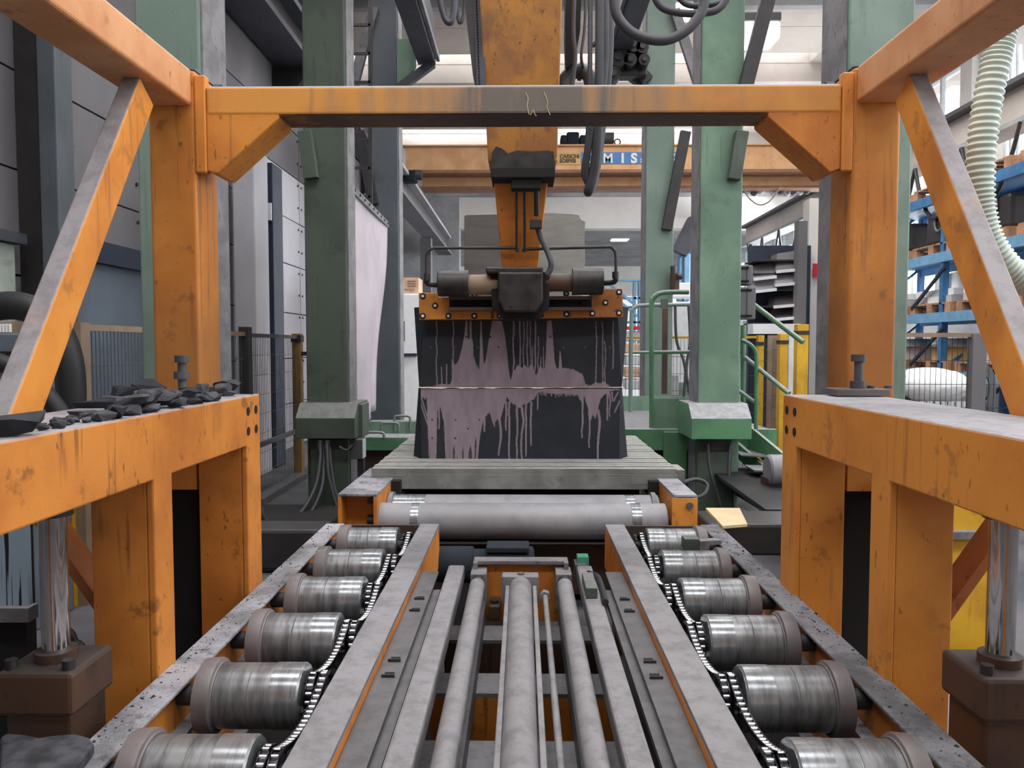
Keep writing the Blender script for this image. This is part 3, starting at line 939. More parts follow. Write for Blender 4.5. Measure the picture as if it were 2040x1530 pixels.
# ------------------------------------------------------------------ pusher in the middle
pu = thing('pusher_carriage', 'central dusty pusher with cylinder, guide pipes and orange end plate', 'pusher', (0, 2.5, 0))
for s in (-1, 1):
    x0, x1 = (0.345, 0.268) if s < 0 else (0.255, 0.328)
    MB().box(s * x0, s * x1, Y_NEAR, 3.56, 0.50, 0.57).obj('slide_bar', 'grey', pu, 0.01)
    xp = -0.198 if s < 0 else 0.19
    MB().cyl((xp, Y_NEAR, 0.535), (xp, 3.36, 0.535), 0.034, 20).obj('guide_pipe', 'grey', pu)
    MB().cyl((xp, 3.36, 0.535), (xp, 3.43, 0.535), 0.026, 14).obj('pipe_nose', 'iron', pu)
    MB().box(xp - 0.036, xp + 0.036, 3.43, 3.55, 0.40, 0.565).obj('guide_block', 'grey', pu, 0.004)
    MB().box(xp - 0.01 + s * 0.03, xp + 0.01 + s * 0.03, Y_NEAR, 3.3, 0.3, 0.50).obj('guide_web', 'brown', pu)
    MB().box(s * 0.165, s * 0.185, Y_NEAR, 3.45, 0.33, 0.44).obj('side_plate', 'grey_dark', pu)
    MB().box((-0.03 if s < 0 else 0.03) + s * 0.03 - 0.009 - 0.004, (-0.03 if s < 0 else 0.03) + s * 0.03 + 0.009 - 0.004, Y_NEAR, 3.38, 0.50, 0.53).obj('tie_rod', 'grey', pu, 0.004)
MB().cyl((-0.006, Y_NEAR, 0.515), (-0.006, 3.39, 0.515), 0.05, 32).obj('pusher_cylinder', 'grey', pu)
MB().box(-0.09, 0.075, 3.39, 3.46, 0.44, 0.566).obj('cylinder_head', 'grey', pu, 0.004)
MB().cyl((-0.004, 3.425, 0.566), (-0.004, 3.425, 0.573), 0.016, 12).obj('port_plug', 'flange', pu)
MB().cyl((0.103, Y_NEAR, 0.49), (0.103, 3.34, 0.49), 0.0115, 12).obj('oil_pipe', 'grey', pu)
MB().cyl((0.103, 3.34, 0.49), (0.103, 3.375, 0.49), 0.024, 6).obj('pipe_nut', 'grey', pu)
MB().box(-0.205, 0.195, 3.56, 3.585, 0.30, 0.585).obj('end_plate', 'orange', pu, 0.003)
MB().box(-0.225, 0.215, 3.53, 3.60, 0.578, 0.598).obj('end_cap', 'grey', pu, 0.004)
for s in (-1, 1):
    MB().box((-0.225 if s < 0 else 0.195), (-0.205 if s < 0 else 0.215), 3.50, 3.60, 0.556, 0.596).obj('cap_lug', 'grey', pu)
MB().box(-0.15, -0.10, 3.42, 3.56, 0.36, 0.42).obj('stop_block', 'brown', pu, 0.004)
MB().cyl((-0.125, 3.47, 0.42), (-0.125, 3.47, 0.432), 0.02, 6).obj('stop_bolt', 'iron', pu)
for y in (3.2, 2.70, 2.2, 1.7, 1.2):
    MB().box(-0.33, 0.33, y, y + 0.17, 0.335, 0.35).obj('cross_member_top', 'grey', pu)
    MB().box(-0.33, 0.33, y, y + 0.012, 0.16, 0.335).obj('cross_member_face', 'orange' if y < 3 else 'brown', pu)
MB().box(-0.3, 0.3, Y_NEAR, 3.5, 0.005, 0.03).obj('pit_plate', 'soot_shade', pu)
ls = thing('limit_switch', 'grey-green limit switch with teal lamp and black cable on slide bar', 'switch', (0.29, 3.3, 0.57))
MB().box(X(1167, 3.15), X(1190, 3.15), 3.08, 3.3, 0.571, 0.615).obj('switch_body', 'green_dark', ls, 0.003)
MB().pbox(1150, 1109, 1173, 1130, 3.6, 0.06).obj('indicator', 'teal', ls, 0.004)
MB().box(0.25, 0.3, 3.56, 3.66, 0.5, 0.57).obj('indicator_foot', 'grey_dark', ls)
MB().tube([P(1160, 1140, 3.55), P(1175, 1143, 3.45), P(1190, 1150, 3.35), P(1200, 1175, 3.2), P(1206, 1200, 3.0)], 0.014, 8).obj('cable', 'black', ls)

# ------------------------------------------------------------------ long cross rollers, their side boxes, table
for s in (-1, 1):
    t = thing('bearing_box', 'orange open-ended bearing box with dusty lid, %s' % SIDE[s], 'bearing box', (s * 0.96, 4.7, 0.5))
    xa, xb = (0.85, 1.08) if s < 0 else (0.885, 1.02)
    MB().box(s * xa, s * xb, 4.45, 5.4, 0.715, 0.73).obj('lid', 'rail', t, 0.003)
    MB().box(s * xa, s * (xa + 0.02), 4.45, 5.4, 0.3, 0.714).obj('cheek', 'orange', t)
    MB().box(s * (xb - 0.02), s * xb, 4.45, 5.4, 0.3, 0.714).obj('cheek', 'orange', t)
    MB().box(s * (xa + 0.02), s * (xb - 0.02), 4.60, 4.63, 0.3, 0.714).obj('inner_plate', 'orange', t)
    MB().cyl((s * (xa + xb) / 2 - s * 0.05, 4.585, 0.66), (s * (xa + xb) / 2 - s * 0.05, 4.60, 0.66), 0.02, 12).obj('plate_bolt', 'grey_dark', t)
    MB().box(s * 0.9, s * 1.0, 4.4, 5.4, 0, 0.3).obj('foot', 'brown', t)
    if s > 0:
        MB().box(xa - 0.01, xb + 0.002, 4.44, 4.449, 0.3, 0.712).obj('front_plate', 'orange2', t)
        MB().cyl((xb - 0.045, 4.425, 0.67), (xb - 0.045, 4.44, 0.67), 0.02, 12).obj('plate_bolt', 'grey_dark', t)
    MB().box(s * (xa - 0.06), s * (xa - 0.002), 4.93, 5.25, 0.62, 0.72).obj('stop_pad', 'soot_shade', t)
for k, (y, lab) in enumerate(((4.585, 'front long grey cross roller, nearest the tracks'), (4.845, 'rear long grey cross roller close under the table edge'))):
    t = thing('cross_roller', lab, 'roller', (0, y, 0.54), 'long cross rollers')
    x0, x1 = -0.868, 0.868
    MB().lathe_x([(x0, 0.09), (x0 + 0.01, 0.108), (x1 - 0.01, 0.108), (x1, 0.09)], y, 0.542, 48).obj('drum', 'longroll', t)
    for xx, ww in ((-0.64, 0.025) if k == 0 else (-0.72, 0.11), (0.68, 0.03)):
        MB().lathe_x([(xx - ww, 0.1075), (xx - ww + 0.002, 0.1088), (xx + ww - 0.002, 0.1088), (xx + ww, 0.1075)], y, 0.542, 48).obj('worn_band', 'bright', t)
    MB().lathe_x([(-0.93, 0.035), (0.93, 0.035)], y, 0.542, 16).obj('axle', 'iron', t)
    if k == 1:
        for sx in (-1, 1):
            MB().lathe_x([(sx * 0.845, 0.11), (sx * 0.843, 0.125), (sx * 0.815, 0.125), (sx * 0.813, 0.11)], y, 0.542, 40).obj('collar', 'grey', t)
tb = thing('slotted_table', 'heavy grey slotted steel table bearing the slate blocks', 'table', (0, 5.9, 0))
TX0, TX1, TY0, TY1, TZ0, TZ1 = -0.99, 1.015, 5.0, 6.86, 0.655, 0.793
MB().prism([(TX0, TZ1 - 0.035), (TX0, 0.70), (-0.86, 0.70), (-0.86, TZ0), (0.88, TZ0), (0.88, 0.70), (TX1, 0.70), (TX1, TZ1 - 0.035)], TY0, TY1).obj('table_body', 'table', tb, 0.004)
nslat = 20
pitch = (TY1 - TY0) / nslat
for k in range(nslat):
    y0 = TY0 + k * pitch
    MB().box(TX0 + random.uniform(-.004, .004), TX1 + random.uniform(-.004, .004), y0 + (0 if k == 0 else 0.013), y0 + pitch - 0.013, TZ1 - 0.036, TZ1 + random.uniform(-.0015, .0015)).obj('slat', 'table', tb, 0.003)
MB().box(TX1, TX1 + 0.055, 5.02, 5.25, 0.70, 0.785).obj('end_bracket', 'table', tb, 0.006)
MB().box(-0.8, 0.8, 5.2, 6.6, 0, TZ0 - 0.001).obj('pedestal', 'soot_shade', tb)
mo = thing('electric_motor', 'dark blue electric motor in the pit under the cross rollers', 'motor', (-0.35, 4.5, 0))
MB().lathe_x([(-0.50, 0.08), (-0.49, 0.1), (-0.28, 0.1), (-0.27, 0.085), (-0.2, 0.085), (-0.19, 0.1), (0.06, 0.1), (0.07, 0.08)], 4.3, 0.36, 28).obj('housing', 'motorblue', mo)
MB().box(-0.2, 0.04, 4.22, 4.38, 0.445, 0.475).obj('terminal_box', 'motorblue', mo, 0.005)
MB().box(-0.45, 0.02, 4.22, 4.38, 0, 0.27).obj('motor_foot', 'iron', mo)
single(MB().box(-0.84, 0.84, 4.72, 4.82, 0.05, 0.36), 'pit_beam', 'brown', 'dark brown beam low in the pit behind the motor', 'beam')

# ------------------------------------------------------------------ slate blocks with dried slurry
rnd = random.Random(3)


def smoothnoise(seed, n=400):
    r = random.Random(seed)
    a = [r.uniform(-1, 1) for _ in range(n)]

    def f(x):
        x = x % (n - 1)
        i = int(x)
        t = x - i
        t = t * t * (3 - 2 * t)
        return a[i] * (1 - t) + a[(i + 1) % n] * t
    return f


N1, N2, N3 = smoothnoise(1), smoothnoise(2), smoothnoise(5)


def interp(pts, x):
    if x <= pts[0][0]:
        return pts[0][1]
    for (a, b), (c, d) in zip(pts, pts[1:]):
        if x <= c:
            return b + (d - b) * (x - a) / max(c - a, 1e-9)
    return pts[-1][1]


# boundary of slurry in photograph rows, per photograph column (upper block: slurry below the line)
UP = [(822, 775), (872, 768), (876, 766), (896, 767), (899.9, 760), (900, 715), (905, 727), (910, 725), (916, 712), (920, 695), (923, 680), (926, 660), (928, 640),
      (930.9, 640), (932, 676), (935, 676), (936, 640), (938.9, 640), (940, 672), (942.9, 690), (943, 708), (946, 718), (950, 728), (954.6, 737), (956, 700), (957, 640),
      (959, 640), (962, 700), (963.5, 727), (967, 720), (972, 690), (977, 660), (981, 640), (1000, 640), (1006, 670), (1010, 700), (1013, 735), (1017, 757), (1020, 750), (1022, 735),
      (1025, 738), (1028, 734), (1031, 728), (1040, 733), (1045, 728), (1052, 732), (1056, 730), (1060, 727), (1064, 738), (1068, 749), (1072, 740), (1076, 728), (1080, 735), (1085, 733),
      (1088, 700), (1089, 660), (1090, 640), (1099, 640), (1102, 680), (1105, 720), (1109, 736), (1113, 735), (1115, 700), (1116.5, 700), (1120, 733), (1130, 735), (1145, 737), (1152, 742),
      (1160, 745), (1164, 757), (1166, 766), (1172, 768), (1183, 766), (1186, 760), (1190, 764), (1200, 764), (1205, 760), (1208, 766), (1220, 772), (1243, 775)]
UPDRIPS = [(870, 640, 768, 1.1), (903, 640, 735, 1.0), (1023, 640, 735, 1.4), (1036, 640, 732, 1.3), (1043, 640, 730, 1.0), (1050, 640, 730, 1.2), (1057, 640, 735, 1.0), (1066, 640, 740, 1.4),
           (1188, 640, 768, 1.0), (1200, 640, 768, 1.0), (1205, 680, 768, 0.9), (1221, 640, 735, 1.1), (880, 730, 768, 1.1), (889, 725, 768, 1.1), (1072, 670, 740, 1.0), (1082, 690, 735, 1.0), (1061, 690, 740, .8), (1077, 710, 738, .9)]
LOW = [(822, 776), (832, 780), (846, 795), (850, 790), (855, 925), (869, 925), (871, 820), (876, 805), (884, 840), (888, 925), (950, 920), (955, 880), (958, 858), (965, 830), (975, 822), (983, 845), (990, 835), (996, 838),
       (1002, 815), (1010, 790), (1016, 800), (1024, 805), (1034, 812), (1045, 805), (1056, 800), (1066, 792), (1071, 782), (1075, 780), (1100, 783), (1110, 784), (1150, 786), (1158, 800), (1164, 790), (1171, 810), (1177, 838), (1181, 825), (1186, 835), (1190, 818), (1196, 795), (1205, 785), (1218, 778), (1245, 776)]
LOWDRIPS = [(966, 820, 860, 2), (985, 830, 850, 1.6), (995, 835, 908, 2.4), (1008, 800, 858, 2), (1014, 800, 914, 2), (1030, 805, 915, 2.2), (1040, 810, 915, 2.4), (1048, 800, 910, 2), (1058, 800, 888, 2), (1071, 785, 817, 1.8),
            (1160, 790, 873, 2), (1174, 805, 892, 2), (1192, 815, 917, 2.6), (1210, 780, 838, 2), (1215, 780, 830, 1.6), (1220, 780, 800, 1.6), (875, 800, 855, 2), (951, 850, 915, 2.6), (858, 880, 915, 2)]
LOWDARK = [(904, 884, 917, 1.8), (922, 887, 917, 1.4), (937, 886, 917, 3.2), (911, 905, 917, 1.2), (947, 868, 917, 1.6)]
DOTS = [(861, 836), (908, 836), (955, 836), (884, 854), (932, 854), (861, 873), (907, 873), (929, 671), (977, 671), (993, 692), (1096, 671), (1122, 692), (1166, 692), (1190, 671), (1215, 692), (905, 692), (952, 692), (1074, 692), (858, 692)]


def dotted(px, py, f):
    for (x, y) in DOTS:
        if abs(px - x) < 1.6 and abs(py - y) < 1.6:
            return 0.0 if f > 0.5 else 0.35
    return f


for k in range(26):
    LOWDRIPS.append((1076 + k * 3.1, 780, 784 + rnd.random() * 8, 1.0))


def up_f(px, py):
    b = interp(UP, px) + 1.2 * N1(px * 0.6)
    f = 1.0 if py > b else max(0.0, 1 - (b - py) / 1.2)
    for (x, a, c, wd) in UPDRIPS:
        xx = x + 1.2 * N2(py * 0.05 + x)
        if a <= py <= c and abs(px - xx) < wd:
            f = max(f, 0.9)
    if py > 763 and px > 850:
        f = max(f, min(1, (py - 763) / 5)) if 900 < px < 1160 else f
    return dotted(px, py, f)


def low_f(px, py):
    b = interp(LOW, px) + 1.4 * N1(px * 0.6 + 50)
    f = 1.0 if py < b else max(0.0, 1 - (py - b) / 1.2)
    for (x, a, c, wd) in LOWDARK:
        if a <= py <= c and abs(px - x - N2(py * .08)) < wd * min(1, (py - a) / 14):
            f = 0.12
    for (x, a, c, wd) in LOWDRIPS:
        xx = x + 1.0 * N3(py * 0.05 + x) + (2 * math.sin((py - a) * 0.06) if wd > 2.3 else 0)
        if a <= py <= c and abs(px - xx) < wd * (1 - 0.3 * (py - a) / max(c - a, 1)):
            f = max(f, 0.95)
    for (x0, y0, x1, y1) in ((833, 790, 856, 856), (836, 783, 858, 850), (1241, 785, 1224, 822), (1232, 780, 1222, 800)):
        if y0 <= py <= y1:
            xx = x0 + (x1 - x0) * (py - y0) / (y1 - y0)
            if abs(px - xx) < 1.5:
                f = max(f, 0.9)
    return dotted(px, py, f)


def block(name, label, pyt, pyb, lt, rt, lb, rb, ch_t, ch_b, Yf, depth, fn):
    """tapered block with chamfered upright corners; the front is a fine grid"""
    zt, zb = Z(pyt, Yf), Z(pyb, Yf)
    mb = MB()
    nx, nz = 520, 190
    col = []
    for j in range(nz + 1):
        v = j / nz
        py = pyt + (pyb - pyt) * v
        a, b = lt + (lb - lt) * v + (ch_t + (ch_b - ch_t) * v), rt + (rb - rt) * v - (ch_t + (ch_b - ch_t) * v)
        for i in range(nx + 1):
            px = a + (b - a) * i / nx
            q = P(px, py, Yf)
            mb.v.append(Vector((q.x, Yf + 0.002 * N3(px * 0.05 + py * 0.02), q.z)))
            col.append(fn(px, py))
    for j in range(nz):
        for i in range(nx):
            k = j * (nx + 1) + i
            mb.f.append([k, k + 1, k + nx + 2, k + nx + 1])
            mb.sm.append(True)
    # chamfers, sides, top, bottom, back
    k0 = len(mb.v)
    rows = []
    for (py, l, r, c) in ((pyt, lt, rt, ch_t), (pyb, lb, rb, ch_b)):
        z_ = Z(py, Yf)
        xl, xr = X(l, Yf, py), X(r, Yf, py)
        cl = (X(l + c, Yf, py) - xl)
        pts = [(xl + cl, Yf, z_), (xr - cl, Yf, z_), (xr, Yf + 0.10, z_), (xr, Yf + depth, z_), (xl, Yf + depth, z_), (xl, Yf + 0.10, z_)]
        rows.append(pts)
    vs = rows[0] + rows[1]
    n = 6
    fs = [tuple(range(n)), tuple(range(2 * n - 1, n - 1, -1))] + [(i, i + 1 if i < n - 1 else 0, n + (i + 1) % n, n + i) for i in range(1, n)]
    mb.add(vs, fs)
    zmin = min(zt, zb)
    o = single(mb, name, 'slate', label, 'stone block', (0, Yf + depth / 2, zmin))
    at = o.data.attributes.new('slurry', 'FLOAT', 'POINT')
    vals = [0.0] * len(o.data.vertices)
    vals[:len(col)] = col
    at.data.foreach_set('value', vals)
    return o


YB = 5.44
block('slate_block', 'lower black slate block on the slotted table, streaked with lilac slurry', 774, 915.5, 830, 1243, 820, 1254, 8, 20, YB, 0.95, low_f)
block('slate_block', 'upper black slate block gripped below the orange clamp bar', 611, 770, 821, 1256, 831, 1243, 26, 4, YB, 0.95, up_f)
mb = MB()
pts_t, pts_b = [], []
k = 60
for i in range(k + 1):
    px = 832 + (1243 - 832) * i / k
    thick = max(0.35, 1.9 + 2.6 * N1(i * 0.55 + 3)) if px < 1000 else max(0.35, 1.0 + 2.0 * N1(i * 0.5))
    if 1100 < px < 1180:
        thick *= 0.6
    pts_t.append(P(px, 771.2, YB - 0.004))
    pts_b.append(P(px, 771.8 + thick, YB - 0.006))
vs = pts_t + pts_b + [p + Vector((0, 0.3, 0)) for p in pts_t] + [p + Vector((0, 0.3, 0)) for p in pts_b]
n = k + 1
fs = []
for i in range(k):
    fs += [(i, i + 1, n + i + 1, n + i), (2 * n + i, 3 * n + i, 3 * n + i + 1, 2 * n + i + 1), (i, 2 * n + i, 2 * n + i + 1, i + 1), (n + i, n + i + 1, 3 * n + i + 1, 3 * n + i)]
mb.add(vs, fs, True)
single(mb, 'slurry_ridge', plain('dried_pink_slurry', (250, 232, 222), 0.8, 0, 0.1, 30), 'pale pink ragged slurry seam squeezed between the two slate blocks', 'slurry')

# grey stone slab standing at the back of the table
YS = 6.5
for poly, m, lab in (([(925, 430), (930, 428), (985, 427), (1060, 425), (1060, 640), (925, 640)], 'slab_dark', 'tall dark grey sawn stone slab, half hidden behind the press arm'),
                     ([(1062, 425), (1100, 424), (1140, 426), (1153, 428), (1158, 438), (1166, 441), (1164, 480), (1166, 520), (1160, 560), (1162, 640), (1062, 640)], 'slabgrey', 'tall pale grey stone slab with ragged edge beside the press arm')):
    pp = [(P(a, b, YS).x, P(a, b, YS).z if b < 640 else 0.795) for a, b in poly]
    single(MB().prism(pp, YS, YS + 0.12), 'stone_slab', m, lab, 'slab', None, None, 0.004)

# ------------------------------------------------------------------ clamp and press arm
YC = 5.30
cl = thing('hydraulic_clamp', 'orange and black hydraulic clamp head pressing on upper slate block', 'clamp', P(1038, 637, YC))
MB().prism([(X(835, YC, 610), Z(637, YC)), (X(1241, YC, 610), Z(632, YC)), (X(1240, YC, 610), Z(575, YC)), (X(1195, YC, 610), Z(576, YC)), (X(1170, YC), Z(590, YC)), (X(875, YC), Z(592, YC)), (X(870, YC, 610), Z(583, YC)), (X(834, YC, 610), Z(583, YC))], YC, YC + 0.1).obj('clamp_bar', 'orange_grime', cl, 0.004)
for px, py in ((842.5, 629.5), (893.5, 629.5), (945, 629.5), (995.7, 629), (1077, 627.5), (1128.5, 626), (1180, 624.5), (1233, 623.5), (842.5, 590), (867, 609), (945, 588), (1128, 585), (1206, 603), (1233, 582), (1103, 605), (1154, 604)):
    q = P(px, py, YC)
    MB().cyl(q - Vector((0, 0.004, 0)), q + Vector((0, 0.01, 0)), 0.021, 14).obj('bolt_recess', 'soot_shade', cl)
    MB().cyl(q - Vector((0, 0.012, 0)), q, 0.0105, 10).obj('bolt_head', 'offwhite', cl)
for (a, b) in ((896, 985), (1090, 1178)):
    for py in (594, 616):
        MB().box(X(a, YC), X(b, YC), YC - 0.07, YC - 0.001, Z(py + 4, YC), Z(py - 3, YC)).obj('guide_strip', 'brown', cl, 0.003)
    MB().box(X(a, YC), X(b, YC), YC - 0.012, YC - 0.001, Z(612, YC), Z(598, YC)).obj('guide_recess', 'soot_shade', cl)
# side cylinders
for (a, b, py, r, m, nm) in ((873, 934, 565, 25.5, 'gripblack', 'cylinder_barrel'), (930, 992, 567, 20, 'beige', 'cylinder_neck'), (1140, 1201, 561, 26.5, 'gripblack', 'cylinder_barrel'), (1085, 1142, 563, 18, 'brown', 'cylinder_neck')):
    Yc = 5.2
    rr = r / F * Yc
    MB().lathe_x([(X(a, Yc, py), rr * 0.96), (X(a + 2, Yc, py), rr), (X(b - 2, Yc, py), rr), (X(b, Yc, py), rr * 0.96)], Yc, Z(py, Yc), 28).obj(nm, m, cl)
for a, b in ((926, 934), (1140, 1148)):
    MB().lathe_x([(X(a, 5.2, 563), 0.091), (X(b, 5.2, 563), 0.091)], 5.2, Z(565 if a < 1000 else 561, 5.2), 28).obj('cylinder_collar', 'iron', cl)
Yh = 5.06
hp = [(992, 541), (1082, 541), (1082, 600), (1070, 622), (1004, 622), (992, 600)]
MB().prism([(P(a, b, Yh).x, P(a, b, Yh).z) for a, b in hp], Yh, YC).obj('centre_casting', 'gripblack', cl, 0.015)
hp = [(977, 545), (1096, 541), (1094, 610), (1075, 636), (1003, 637), (980, 612)]
MB().prism([(P(a, b, Yh + .08).x, P(a, b, Yh + .08).z) for a, b in hp], Yh + 0.08, YC - 0.002).obj('casting_cheek', 'soot_shade', cl, 0.01)
MB().box(X(968, 5.1), X(1082, 5.1), 5.08, 5.28, Z(545, 5.1), Z(532, 5.1)).obj('top_saddle', 'gripblack', cl, 0.012)
for px in (1018, 1053):
    q = P(px, 612, Yh)
    MB().cyl(q - Vector((0, 0.002, 0)), q + Vector((0, 0.02, 0)), 0.012, 12).obj('casting_hole', 'soot_shade', cl)
for pts, fit in (([(1031, 502), (1029, 494), (1015, 494), (880, 494), (862, 495), (851, 504), (850, 520), (850, 548)], (850, 553)),
                 ([(1043, 502), (1045, 497), (1060, 496), (1205, 492), (1217, 493), (1225, 501), (1227, 515), (1227, 545)], (1226, 549))):
    t = MB().tube([P(a, b, 5.12) for a, b in pts], 0.0105, 10, 4)
    t.obj('oil_pipe', 'iron', cl)
    q = P(fit[0], fit[1], 5.12)
    MB().cyl(q - Vector((0, 0, 0.02)), q + Vector((0, 0, 0.025)), 0.022, 6).obj('pipe_fitting', 'gripblack', cl)
    sx = 1 if fit[0] < 1000 else -1
    MB().tube([q - Vector((0, 0, 0.01)), q + Vector((sx * 0.005, 0.02, -0.04)), q + Vector((sx * 0.085, 0.06, -0.045))], 0.018, 10, 3).obj('elbow_fitting', 'gripblack', cl)

ar = thing('press_arm', 'sloping orange box-section press arm above the clamp', 'press arm', P(1035, 530, 5.2))


def tapered(mb, p0, p1, wd0, wd1, dp0, dp1):
    vs = []
    for p, wd, dp in ((p0, wd0, dp0), (p1, wd1, dp1)):
        for i, j in ((-1, 0), (1, 0), (1, 1), (-1, 1)):
            vs.append(p + Vector((wd / 2 * i, dp * j, 0)))
    return mb.add(vs, [(0, 1, 2, 3), (7, 6, 5, 4), (0, 4, 5, 1), (1, 5, 6, 2), (2, 6, 7, 3), (3, 7, 4, 0)])


tapered(MB(), P(1036, -160, 4.45), P(1041, 322, 4.95), 172 / F * 4.45, 136 / F * 4.95, 0.3, 0.3).obj('upper_box', 'orange_arm', ar, 0.01)
tapered(MB(), P(1038, 305, 5.0), P(1036, 534, 5.2), 118 / F * 5.0, 71 / F * 5.2, 0.16, 0.14).obj('lower_box', 'orange', ar, 0.008)
MB().pbox(978, 333, 1106, 354, 4.88, 0.3).obj('arm_collar', 'soot_shade', ar, 0.006)
MB().pbox(1018, 350, 1078, 376, 4.9, 0.1).obj('pipe_block', 'soot_shade', ar, 0.006)
# scorched grease patch on the arm: a separate rubber wiper plate
MB().prism([(P(a, b, 4.91).x, P(a, b, 4.91).z) for a, b in ((978, 334), (980, 305), (988, 292), (1000, 296), (1012, 306), (1030, 300), (1060, 302), (1090, 300), (1103, 303), (1105, 334))], 4.905, 4.915).obj('grease_patch', 'gripblack', ar)
for px in (1029, 1045):
    MB().tube([P(px, 372, 4.98), P(px + 0.3, 450, 5.06), P(px + 0.5, 502, 5.11)], 0.0085, 8, 3).obj('arm_pipe', 'iron', ar)
MB().tube([P(1069, 372, 4.97), P(1069, 430, 5.04)], 0.017, 10, 1).obj('arm_pipe', 'iron', ar)
MB().pbox(1056, 437, 1080, 454, 5.0, 0.07).obj('pipe_clamp', 'iron', ar, 0.004)
MB().tube([P(1071, 452, 5.05), P(1078, 475, 5.05), P(1090, 500, 5.03), P(1098, 522, 5.0), P(1097, 535, 5.0), P(1090, 548, 5.0)], 0.019, 10).obj('arm_hose', 'rubber_grey', ar)
# toothed rack beside the arm
rk = thing('toothed_rack', 'dark perforated rack strip running up beside the orange arm', 'rack strip', P(950, 170, 4.75))
MB().prism([(P(a, b, 4.75).x, P(a, b, 4.75).z) for a, b in ((918, -60), (948, -60), (955, 178), (948, 178), (942, 150))], 4.75, 4.85).obj('rack_flange', 'iron', rk)
MB().prism([(P(a, b, 4.72).x, P(a, b, 4.72).z) for a, b in ((944, -60), (962, -60), (968, 178), (950, 178))], 4.72, 4.76).obj('rack_strip', 'darksteel', rk)
mb = MB()
for k in range(34):
    q = P(948 + k * 0.22, -20 + k * 6, 4.715)
    MB().cyl(q, q + Vector((0, 0.02, 0)), 0.0055, 8).obj('rack_hole', 'soot_shade', rk)

# ------------------------------------------------------------------ hoses and valves above
def hose(pts, r, label, m='rubber_grey', name='black_hose', cat='hose', n=12):
    return single(MB().tube(pts, r, n, 8), name, m, label, cat)


hose([P(1222, -60, 4.2), P(1226, 20, 4.2), P(1250, 58, 4.2), P(1285, 76, 4.2), P(1325, 80, 4.2), P(1360, 66, 4.2), P(1388, 40, 4.2), P(1402, 10, 4.2), P(1410, -60, 4.2)], 0.027, 'thick black hose hanging in the lowest loop above the portal')
hose([P(1290, -60, 4.3), P(1310, 5, 4.3), P(1345, 24, 4.3), P(1400, 26, 4.3), P(1440, 10, 4.3), P(1470, -60, 4.3)], 0.020, 'thinner black hose looping just under the top edge')
hose([P(1330, -60, 4.35), P(1360, 4, 4.35), P(1410, 10, 4.35), P(1450, -4, 4.35), P(1480, -60, 4.35)], 0.016, 'thin black hose in front of the glowing lamp')
hose([P(868, -60, 5.2), P(880, 15, 5.2), P(892, 44, 5.2), P(903, 30, 5.2), P(908, -60, 5.2)], 0.021, 'blue-grey hose in a narrow loop beside the rack strip', 'darksteel')
hose([P(903, -60, 5.3), P(912, 30, 5.3), P(918, 44, 5.3), P(925, 20, 5.3), P(927, -60, 5.3)], 0.014, 'thin dark hose loop touching the rack strip')
for k, (pa, pb, r, lab) in enumerate(((1196, 1186, 0.030, 'thickest black hose of the vertical bundle'), (1206, 1172, 0.017, 'thin black hose on the window side of vertical bundle'), (1176, 1166, 0.014, 'slender black hose nearest the press arm'))):
    hose([P(pa, -60, 4.6), P(pa - 1, 150, 4.6), P(pb + 4, 280, 4.65), P(pb - 4, 345, 4.7), P(1172 + 3 * k, 382 - 3 * k, 4.75), P(1184 - 4 * k, 352, 4.85), P(1196 - 2 * k, 270, 4.9), P(1212 - 4 * k, 120, 4.9), P(1214 - 4 * k, -60, 4.9)], r, lab)
hose([P(1146, -60, 4.8), P(1142, 60, 4.8), P(1146, 110, 4.8), P(1140, 172, 4.8)], 0.014, 'thin bent black pipe dropping beside the arm')
hose([P(1168, -60, 4.9), P(1165, 50, 4.9), P(1158, 110, 4.9), P(1162, 135, 4.95)], 0.009, 'slim black cable beside the arm')
el = thing('pipe_elbow', 'grey steel pipe bend resting over the cross beam', 'pipe', P(1150, 172, 4.9))
MB().tube([P(1124, 190, 5.0), P(1126, 160, 5.0), P(1140, 145, 5.0), P(1156, 142, 5.0), P(1172, 150, 5.0), P(1178, 170, 5.0), P(1178, 195, 5.0)], 0.045, 16).obj('bend', 'grey_dark', el)
MB().cyl(P(1152, 142, 5.0), P(1160, 143, 5.0), 0.056, 16).obj('joint_ring', 'iron', el)
single(MB().prism([(P(a, b, 4.9).x, P(a, b, 4.9).z) for a, b in ((1128, -60), (1160, -60), (1156, 60), (1146, 120), (1128, 135), (1126, 60))], 4.9, 5.05), 'arm_guard', 'soot_shade', 'sooty guard plate beside the press arm', 'guard')
YV = 9.75
va = thing('valve_manifold', 'cluster of dark hydraulic valves bolted to top of grey green column', 'valve', P(1250, 160, YV))
MB().pbox(1212, 84, 1290, 150, YV, 0.22).obj('manifold_block', 'iron', va, 0.02)
for (px, py, r) in ((1218, 92, 0.08), (1244, 76, 0.07), (1262, 88, 0.09), (1232, 112, 0.12), (1256, 118, 0.08), (1280, 92, 0.08), (1222, 146, 0.09), (1284, 118, 0.07)):
    q = P(px, py, YV - 0.18)
    MB().cyl(q, q + Vector((0, 0.2, 0)), r, 14).obj('valve', 'gripblack', va)
    MB().cyl(q - Vector((0, 0.03, 0)), q, r * 0.45, 10).obj('valve_plug', 'iron', va)
MB().bar(P(1262, 132, YV + 0.2), P(1290, 164, YV + 0.2), 0.16, 0.12, (0, 1, 0)).obj('mount_arm', 'iron', va)
MB().tube([P(1180, 90, YV - .1), P(1200, 80, YV - .1), P(1225, 82, YV - .1), P(1240, 64, YV - .1), P(1244, 58, YV - .1)], 0.035, 10).obj('valve_pipe', 'rubber_grey', va)

